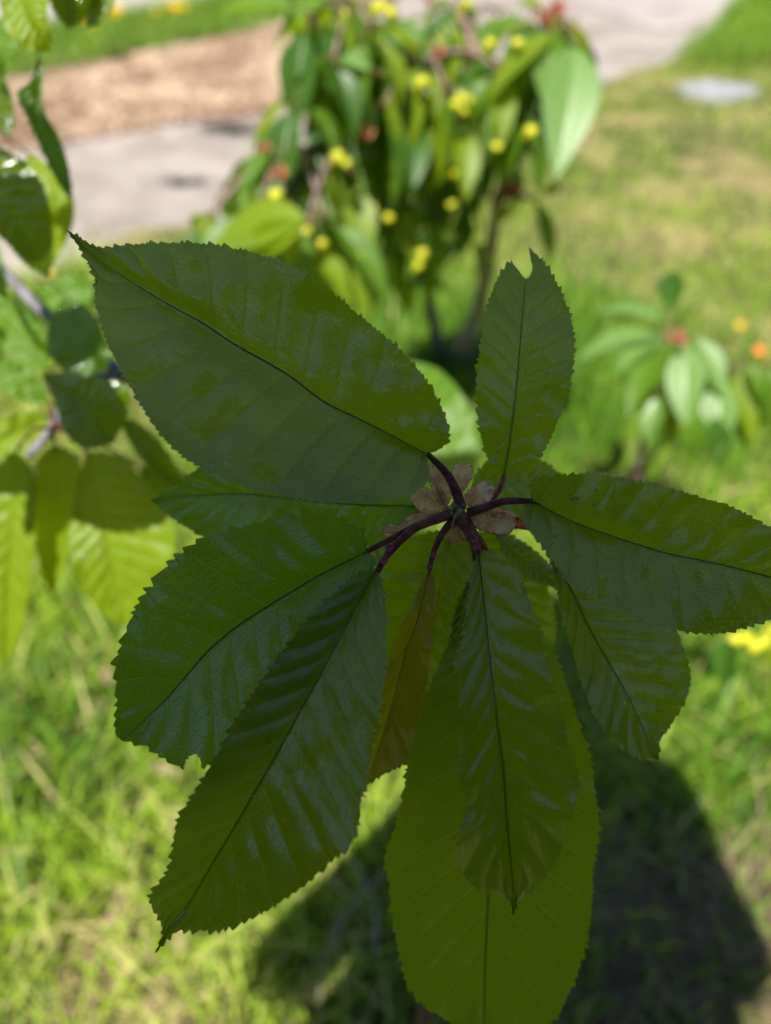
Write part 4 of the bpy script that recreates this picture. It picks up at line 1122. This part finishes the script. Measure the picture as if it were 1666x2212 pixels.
for (x, y, d_, r) in [(784, 300, 1.05, .02), (606, 385, .97, .018), (572, 328, 1.0, .013), (1108, 420, 1.3, .024), (1201, 32, 1.1, .022), (946, 120, 1.07, .016), (810, 170, 1.08, .016), (925, 5, 1.1, .012), (1180, 50, 1.1, .02)]:
    scales(fruit, W(x, y, d_), r)

# ------------------------------------------------------------------ the sapling on the lawn
sp0 = W(1440, 715, 1.12)
sb = Vector((sp0.x + 0.06, sp0.y + 0.10, 0))
sap = empty('cherry_sapling', sb)
tag(sap, 'knee-high cherry sapling with a whorl of pale glossy leaves on the lawn', 'sapling')
tube('trunk', [sb + Vector((0, 0, -.02)), sb + Vector((.0, .01, .18)), (sb + sp0) / 2 + Vector((.02, .02, .1)), sp0], [0.009, 0.007, 0.006, 0.004], M['bark'], sap, sides=10, n=30, rough=0.05)
nb = W(1560, 790, 1.15)
tube('branch', [sb + Vector((0, .01, .2)), W(1500, 850, 1.25), nb, W(1640, 800, 1.12)], [0.006, 0.004, 0.003], M['bark'], sap, sides=8, n=24, rough=0.05)
for a in [(1448, 672, 1.1, 1452, 560, 1.13, .1, .4), (1430, 695, 1.1, 1300, 642, 1.08, 0, 1.1, 9), (1425, 725, 1.09, 1242, 742, 1.05, 0, 1.1, 9), (1430, 735, 1.08, 1335, 775, 1.02, -.1, .9, 9),
          (1432, 760, 1.06, 1350, 862, 1.0, -.2, .5), (1478, 745, 1.08, 1488, 925, 1.05, .1, .5, 9), (1500, 730, 1.1, 1590, 850, 1.08, .4, .8, 9), (1480, 710, 1.1, 1540, 690, 1.14, .2, .9),
          (1420, 860, 1.1, 1390, 960, 1.1, -.1, .6, 9), (1510, 890, 1.06, 1490, 1010, 1.08, 0, .5), (1560, 820, 1.12, 1545, 1000, 1.1, .1, .5, 9), (1590, 810, 1.12, 1640, 960, 1.1, .3, .6),
          (1610, 790, 1.1, 1690, 900, 1.08, .4, .7), (1600, 900, 1.15, 1600, 1020, 1.15, 0, .4), (1540, 900, 1.1, 1570, 1030, 1.12, .1, .4), (1660, 800, 1.1, 1700, 980, 1.1, .4, .5),
          (1460, 790, 1.14, 1440, 900, 1.16, 0, .2), (1500, 780, 1.15, 1530, 900, 1.17, .1, .2)]:
    pxleaf(sap, *a)
spur(sap, sp0, 5, 0.10, droop=0.8)
spur(sap, nb, 6, 0.11, droop=0.9)
spur(sap, W(1640, 800, 1.12), 5, 0.11, droop=0.9)
spur(sap, W(1500, 850, 1.25), 5, 0.11, droop=0.9)
scales(sap, W(1462, 740, 1.05), .018)
# a low fruiting twig of the sapling
tw = [W(1640, 800, 1.12), W(1800, 1000, 1.05), W(1800, 1250, 1.0), W(1690, 1350, 1.0)]
tube('branch', tw, [0.003, 0.0025, 0.002], M['bark'], sap, sides=7, n=24)
for x, y in [(1588, 1380), (1612, 1376), (1650, 1384), (1665, 1360), (1630, 1395)]:
    cherry(sap, W(x, y, 1.0), .0095)
pxleaf(sap, 1575, 1375, 1.0, 1552, 1500, 1.02, -.2, .5)
pxleaf(sap, 1680, 1370, 1.0, 1690, 1480, 1.02, .2, .5)

# ------------------------------------------------------------------ poppies, stone, dry stems
def poppy(pos, mat, h, r, label, group):
    o = empty('poppy', (pos.x, pos.y, 0))
    tag(o, label, 'flower', group)
    top = Vector((pos.x + random.gauss(0, .02), pos.y + random.gauss(0, .02), h))
    tube('stem', [Vector((pos.x, pos.y, -.005)), Vector((pos.x + .01, pos.y, h * .5)), top], [.002, .0017, .0015], M['flower_stem'], o, sides=6, n=14)
    for k in range(4):
        a = k * math.pi / 2 + 0.3
        V, F = [], []
        for i in range(8):
            u = i / 7
            for j in range(-4, 5):
                v = j / 4
                ang = a + v * 0.95 * math.sin(math.pi * (0.18 + 0.62 * u))
                rr = r * u * (1 - 0.12 * v * v)
                V.append(top + Vector((math.cos(ang) * rr, math.sin(ang) * rr, r * (0.75 * u ** 1.6 + 0.05 * math.sin(7 * v + k)) + 0.001 * (k % 2))))
        for i in range(7):
            for j in range(8):
                F.append((i * 9 + j, i * 9 + j + 1, (i + 1) * 9 + j + 1, (i + 1) * 9 + j))
        link('petal', mesh('petal', V, F), mat, o)
    return o
GP = 'poppies in bloom by the grass strip'
for (x, y, mt, h, r) in [(214, 58, 'petal_y', .22, .062), (257, 33, 'petal_y', .24, .060), (376, 26, 'petal_y', .2, .052), (345, 30, 'petal_y', .18, .026), (402, 22, 'petal_y', .2, .026)]:
    g = G(x, y, h)
    poppy(g, M[mt], h, r, 'yellow poppy blooming above the grass strip beyond the wood chips', GP)
g = G(1632, 765, .16); poppy(g, M['petal_o'], .16, .020, 'orange poppy on the lawn beside the cherry sapling', None)
g = G(1622, 720, .18); poppy(g, M['petal_y'], .18, .015, 'small yellow poppy on the lawn behind the cherry sapling', None)
g = G(86, 598, .06); poppy(g, M['petal_y'], .06, .018, 'low yellow poppy at the near edge of the path', None)

st = G(1545, 205)
bm = bmesh.new()
ring = []
for lay, (zz, kk) in enumerate([(0.0, 1.0), (0.025, 1.0), (0.034, 0.93), (0.036, 0.5)]):
    ring.append([bm.verts.new((st.x + math.cos(a) * .22 * kk * (1 + .12 * math.sin(3 * a + 1)), st.y + math.sin(a) * .15 * kk * (1 + .1 * math.cos(4 * a)), zz + .003 * math.sin(5 * a) * (lay > 0))) for a in np.linspace(0, 2 * math.pi, 25)[:-1]])
for A, B in zip(ring, ring[1:]):
    for k in range(24): bm.faces.new((A[k], A[(k + 1) % 24], B[(k + 1) % 24], B[k]))
bm.faces.new(ring[-1])
me = bpy.data.meshes.new('stepping_stone'); bm.to_mesh(me); bm.free()
tag(link('stepping_stone', me, M['stone']), 'flat pale grey stepping stone set in the lawn near the pavement', 'stone')

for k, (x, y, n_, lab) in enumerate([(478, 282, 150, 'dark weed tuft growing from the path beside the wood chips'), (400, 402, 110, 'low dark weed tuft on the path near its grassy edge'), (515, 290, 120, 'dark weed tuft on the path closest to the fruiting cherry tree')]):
    g = G(x, y)  # dark blades stand in for a leaf shadow here
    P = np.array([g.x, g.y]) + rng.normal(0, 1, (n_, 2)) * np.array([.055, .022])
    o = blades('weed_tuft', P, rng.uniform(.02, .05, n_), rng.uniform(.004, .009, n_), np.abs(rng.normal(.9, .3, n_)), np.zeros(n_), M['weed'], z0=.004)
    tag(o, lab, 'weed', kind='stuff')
M['dead'] = leaf_material('dead_leaf', (0.30, 0.17, 0.11), (0.42, 0.26, 0.18), (0.4, 0.2, 0.1), under=(0.40, 0.28, 0.20), rough=0.6, tfac=0.15)
for k, (x, y, z, a) in enumerate([(238, 1480, .05, .4), (245, 1520, .03, 2.2), (385, 1680, .05, 1.1), (375, 1730, .03, 3.3), (392, 2055, .04, .2), (300, 1900, .03, 2.7)]):
    me_ = FAR[k % 7].copy(); me_.materials.clear(); me_.materials.append(M['dead'])
    o = bpy.data.objects.new('fallen_leaf', me_); col.objects.link(o)
    o.matrix_basis = Matrix.Translation(G(x, y, z)) @ Matrix.Rotation(a, 4, 'Z') @ Matrix.Rotation(.25, 4, 'X') @ Matrix.Scale(.075, 4)
    tag(o, 'dry pinkish brown fallen leaf lying in the sunlit long grass', 'leaf', 'fallen leaves in the long grass')

M['drystem'] = simple_mat('dry_stem', (0.30, 0.24, 0.19), (0.46, 0.38, 0.30), scale=80, rough=0.7, bump=0.1)
for k, (lab, pts) in enumerate([
        ('pale dry stem curving in an arch through the photographer\'s shadow', [(690, 2230, .02), (700, 2080, .07), (760, 1960, .10), (840, 1880, .05), (900, 1800, .01)]),
        ('thin dry stem looping low over the shaded grass', [(770, 1880, .02), (810, 1960, .08), (815, 2060, .08), (850, 2130, .02)]),
        ('pinkish dry stem leaning upright in the shaded grass', [(815, 2010, .0), (800, 1940, .06), (770, 1870, .09), (740, 1840, .06)])]):
    P_ = [G(x, y, z) for x, y, z in pts]
    o = tube('dry_stem', P_, [.0032, .0028, .0018], M['drystem'], None, sides=7, n=30, rough=0.04)
    tag(o, lab, 'stem')

# ------------------------------------------------------------------ the photographer behind the lens, who casts the shadow
M['skin'] = simple_mat('skin', (0.42, 0.24, 0.16), (0.50, 0.30, 0.21), scale=30, rough=0.5, bump=0.1)
M['shirt'] = simple_mat('shirt_cotton', (0.05, 0.06, 0.09), (0.07, 0.08, 0.12), scale=200, rough=0.85, bump=0.3, bdist=0.001)
M['jeans'] = simple_mat('trousers_denim', (0.03, 0.04, 0.07), (0.05, 0.07, 0.11), scale=300, rough=0.85, bump=0.3, bdist=0.001)
M['hat'] = simple_mat('hat_cloth', (0.10, 0.085, 0.06), (0.14, 0.12, 0.09), scale=300, rough=0.9, bump=0.3, bdist=0.001)
M['hair'] = simple_mat('hair_dark', (0.02, 0.015, 0.012), (0.04, 0.03, 0.022), scale=200, rough=0.5, bump=0.5, stretch=(1, 1, .1))
M['phone'] = simple_mat('phone_black', (0.02, 0.02, 0.022), (0.03, 0.03, 0.032), scale=50, rough=0.3, bump=0.0)
M['shoe'] = simple_mat('shoe_grey', (0.12, 0.12, 0.12), (0.2, 0.2, 0.2), scale=100, rough=0.8, bump=0.2)

def skinned(name, joints, edges, mat, parent, root=0, sub=2):
    """joints: list of (pos, rx, ry)"""
    me = bpy.data.meshes.new(name)
    me.from_pydata([tuple(j[0]) for j in joints], edges, [])
    o = link(name, me, mat, parent)
    md = o.modifiers.new('skin', 'SKIN')
    md.use_smooth_shade = True
    lay = me.skin_vertices[0].data
    for k, j in enumerate(joints):
        lay[k].radius = (j[1], j[2])
        lay[k].use_root = (k == root)
    sd = o.modifiers.new('sub', 'SUBSURF'); sd.levels = sub; sd.render_levels = sub
    return o

PX = -0.04       # sideways offset of the person
def pv(x, y, z): return Vector((x + PX - 0.07 * min(1, max(0, (z - 1.40) / 0.25)), y, z))
person = empty('person', (PX, -0.40, 0))
tag(person, 'person in dark shirt, jeans and brimmed hat holding up a phone behind the camera', 'person')
J = [(pv(0, -.40, .96), .15, .12), (pv(0, -.38, 1.12), .135, .10), (pv(0, -.335, 1.30), .16, .11), (pv(0, -.30, 1.42), .12, .085), (pv(0, -.265, 1.50), .055, .055),
     (pv(0, -.235, 1.555), .065, .075), (pv(0, -.20, 1.63), .078, .098), (pv(0, -.185, 1.70), .07, .085)]
E = [(k, k + 1) for k in range(7)]
def limb(pts, at):
    b = len(J)
    J.extend(pts)
    E.append((at, b)); E.extend([(b + k, b + k + 1) for k in range(len(pts) - 1)])
for sgn in (-1, 1):
    limb([(pv(.18 * sgn, -.315, 1.425), .062, .06), (pv(.23 * sgn, -.28, 1.22), .05, .048), (pv(.35 * sgn, -.26, .91), .042, .042), (pv(.22 * sgn + .03, -.18, 1.06), .038, .036), (pv(.075 * sgn + .075, -.115, 1.18), .027, .024), (pv(.062 * sgn + .075, -.085, 1.20), .034, .017)], 3)
    limb([(pv(.10 * sgn, -.41, .86), .088, .085), (pv(.11 * sgn, -.40, .66), .075, .072), (pv(.115 * sgn, -.39, .48), .056, .056), (pv(.115 * sgn, -.41, .32), .054, .054), (pv(.12 * sgn, -.44, .09), .037, .04), (pv(.125 * sgn, -.40, .045), .04, .035), (pv(.135 * sgn, -.28, .03), .04, .024)], 0)
body = skinned('body', J, E, M['skin'], person)
# hands: fingers closed round the phone's edges
for sgn in (-1, 1):
    for k in range(4):
        o0 = pv(.062 * sgn + .075, -.085, 1.20) + Vector((-.004 * sgn, .004 + .011 * k, .004 + .011 * k))
        skinned('finger', [(o0, .009, .009), (o0 + Vector((-.006 * sgn, .024, -.012)), .0085, .0085), (o0 + Vector((-.026 * sgn - .002 * k * sgn, .030, -.016)), .0075, .0075), (o0 + Vector((-.040 * sgn, .026, -.014)), .0065, .0065)],
                [(0, 1), (1, 2), (2, 3)], M['skin'], body, sub=1)
    o0 = pv(.058 * sgn + .075, -.09, 1.205)
    skinned('thumb', [(o0, .011, .011), (o0 + Vector((-.012 * sgn, -.006, .022)), .0105, .0105), (o0 + Vector((-.026 * sgn, .004, .036)), .009, .009)], [(0, 1), (1, 2)], M['skin'], body, sub=1)
# face
for sgn in (-1, 1):
    lump('eye', pv(.032 * sgn, -.105, 1.638), (.012, .012, .012), Vector((0, .8, -.6)), M['shoe'], body, 3)
    lump('ear', pv(.085 * sgn, -.215, 1.63), (.010, .018, .03), Vector((0, 0, 1)), M['skin'], body, 4)
lump('nose', pv(0, -.092, 1.61), (.014, .016, .026), Vector((0, .4, .9)), M['skin'], body, 5)
lump('mouth', pv(0, -.125, 1.566), (.024, .010, .006), Vector((0, .5, .8)), M['petiole_red'], body, 6)
# clothes; the unseen shirt flares wide to fill out the ground shadow
J2 = [(pv(0, -.40, .74), .38, .17), (pv(0, -.395, .92), .37, .16), (pv(0, -.385, 1.08), .31, .14), (pv(0, -.338, 1.30), .20, .126), (pv(0, -.305, 1.42), .135, .10), (pv(0, -.28, 1.475), .075, .07)]
E2 = [(0, 1), (1, 2), (2, 3), (3, 4), (4, 5)]
for sgn in (-1, 1):
    b = len(J2)
    J2 += [(pv(.18 * sgn, -.315, 1.425), .075, .072), (pv(.23 * sgn, -.28, 1.22), .064, .062), (pv(.35 * sgn, -.26, .91), .056, .056), (pv(.22 * sgn + .03, -.18, 1.06), .047, .045), (pv(.11 * sgn + .065, -.122, 1.178), .040, .038)]
    E2 += [(4, b), (b, b + 1), (b + 1, b + 2), (b + 2, b + 3), (b + 3, b + 4)]
skinned('shirt', J2, E2, M['shirt'], person)
J3 = [(pv(0, -.40, .97), .165, .13)]; E3 = []
for sgn in (-1, 1):
    b = len(J3)
    J3 += [(pv(.10 * sgn, -.41, .86), .102, .10), (pv(.11 * sgn, -.40, .66), .09, .088), (pv(.115 * sgn, -.39, .48), .073, .073), (pv(.115 * sgn, -.41, .32), .072, .072), (pv(.12 * sgn, -.44, .10), .062, .064)]
    E3 += [(0, b)] + [(b + k, b + k + 1) for k in range(4)]
skinned('trousers', J3, E3, M['jeans'], person)
for sgn in (-1, 1):
    skinned('shoe', [(pv(.12 * sgn, -.46, .05), .048, .05), (pv(.125 * sgn, -.38, .045), .05, .045), (pv(.135 * sgn, -.27, .035), .05, .034), (pv(.14 * sgn, -.22, .03), .035, .025)], [(0, 1), (1, 2), (2, 3)], M['shoe'], person)
# hat: crown and brim in one lathe, unseen, added to shade the rosette
HB = 0.215
prof = [(.001, .115), (.06, .112), (.088, .10), (.100, .07), (.105, .0), (.15, -.008), (HB, -.022), (HB + .003, -.019), (HB, -.014), (.15, 0.0), (.108, .010)]
V, F = [], []
ns = 40
q = Matrix.Rotation(math.radians(-14), 3, 'X')
for r_, z_ in prof:
    for k in range(ns):
        a = 2 * math.pi * k / ns
        V.append(pv(0, -.185, 1.685) + q @ Vector((r_ * math.cos(a), r_ * 1.08 * math.sin(a), z_ + (.012 * math.cos(2 * a) * (r_ / HB) ** 2))))
for i in range(len(prof) - 1):
    for k in range(ns):
        F.append((i * ns + k, i * ns + (k + 1) % ns, (i + 1) * ns + (k + 1) % ns, (i + 1) * ns + k))
link('hat', mesh('hat', V, F), M['hat'], person)
lump('hair', pv(0, -.235, 1.62), (.088, .085, .075), Vector((0, 0, 1)), M['hair'], person, 9)

# unseen hedges added behind and beside the photographer to block low sky
M['hedge'] = simple_mat('hedge_leaf', (0.03, 0.06, 0.015), (0.06, 0.11, 0.02), scale=3.0, rough=0.45, bump=0.0, trans=(0.10, 0.18, 0.02), tfac=0.3)
M['hedge_core'] = simple_mat('hedge_twigs', (0.015, 0.02, 0.008), (0.03, 0.035, 0.015), scale=8.0, rough=0.9, bump=0.5, bdist=.05)
def blocker_hedge(ax, ay, bx, by, h, th, label, seed):
    r_ = np.random.default_rng(seed)
    A, B = np.array([ax, ay]), np.array([bx, by])
    D = B - A; Ln = np.linalg.norm(D); D = D / Ln; S_ = np.array([-D[1], D[0]])
    o = empty('hedge', (ax, ay, 0)); tag(o, label, 'hedge')
    nx, nz = 40, 14
    V, F = [], []
    ring = []
    for i in range(nx + 1):
        row = []
        for k in range(25):
            a = math.pi * k / 24
            yy = math.cos(a) * th * .42; zz = (math.sin(a) ** .5) * h * .93
            p = A + D * (Ln * i / nx) + S_ * (yy + r_.normal(0, .05))
            row.append(len(V)); V.append((p[0], p[1], zz + r_.normal(0, .05) if 0 < k < 24 else 0))
        ring.append(row)
    for i in range(nx):
        for k in range(24): F.append((ring[i][k], ring[i + 1][k], ring[i + 1][k + 1], ring[i][k + 1]))
    link('twigs', mesh('twigs', V, F), M['hedge_core'], o)
    n = 9000
    u = r_.uniform(0, Ln, n); a = r_.uniform(0, math.pi, n)
    rad = r_.uniform(.93, 1.12, n)
    ctr = np.stack([A[0] + D[0] * u + S_[0] * np.cos(a) * th * .45 * rad, A[1] + D[1] * u + S_[1] * np.cos(a) * th * .45 * rad, np.maximum(.05, np.sqrt(np.sin(a)) * h * .95 * rad)], 1)
    d1 = r_.normal(0, 1, (n, 3)); d1 /= np.linalg.norm(d1, axis=1)[:, None]
    d2 = np.cross(d1, r_.normal(0, 1, (n, 3))); d2 /= np.linalg.norm(d2, axis=1)[:, None]
    sz = r_.uniform(.05, .09, n)[:, None]
    Q = np.stack([ctr - d1 * sz, ctr + d2 * sz * .45, ctr + d1 * sz, ctr - d2 * sz * .45], 1).reshape(-1, 3)
    link('foliage', mesh('foliage', Q, np.arange(4 * n).reshape(-1, 4), False), M['hedge'], o)
blocker_hedge(-6.5, -4.0, 6.5, -4.0, 3.6, 1.2, 'tall dark green hedge standing behind the photographer', 71)
blocker_hedge(-5.2, -3.2, -5.2, 1.2, 3.2, 1.1, 'tall hedge along the near side of the path, left of the photographer', 72)
blocker_hedge(5.2, -3.2, 5.2, 1.2, 3.2, 1.1, 'tall hedge along the lawn, right of the photographer', 73)

# the phone: its rear camera is where the picture is taken from
phone = empty('phone', (0, 0, CAM_H))
tag(phone, 'black phone held upright in both hands, its rear camera facing the leaves', 'phone')
Rc = cam.rotation_euler.to_matrix()
def rounded_slab(name, cx, cy, cz, w, h, t, r, mat, parent):
    out = []
    for (sx, sy, a0) in ((1, 1, 0), (-1, 1, 90), (-1, -1, 180), (1, -1, 270)):
        for k in range(7):
            a = math.radians(a0 + 15 * k)
            out.append((cx + sx * (w / 2 - r) + r * math.cos(a), cy + sy * (h / 2 - r) + r * math.sin(a)))
    n = len(out)
    V = [Rc @ Vector((x, y, cz - t / 2)) + CAMV for x, y in out] + [Rc @ Vector((x, y, cz + t / 2)) + CAMV for x, y in out]
    F = [tuple(range(n - 1, -1, -1)), tuple(range(n, 2 * n))] + [(k, (k + 1) % n, n + (k + 1) % n, n + k) for k in range(n)]
    return link(name, mesh(name, V, F, False), mat, parent)
rounded_slab('case', 0.012, -0.058, 0.0105, 0.075, 0.160, 0.009, 0.010, M['phone'], phone)
rounded_slab('camera_bar', 0.012, 0.0, 0.0045, 0.070, 0.018, 0.0022, 0.008, M['phone'], phone)
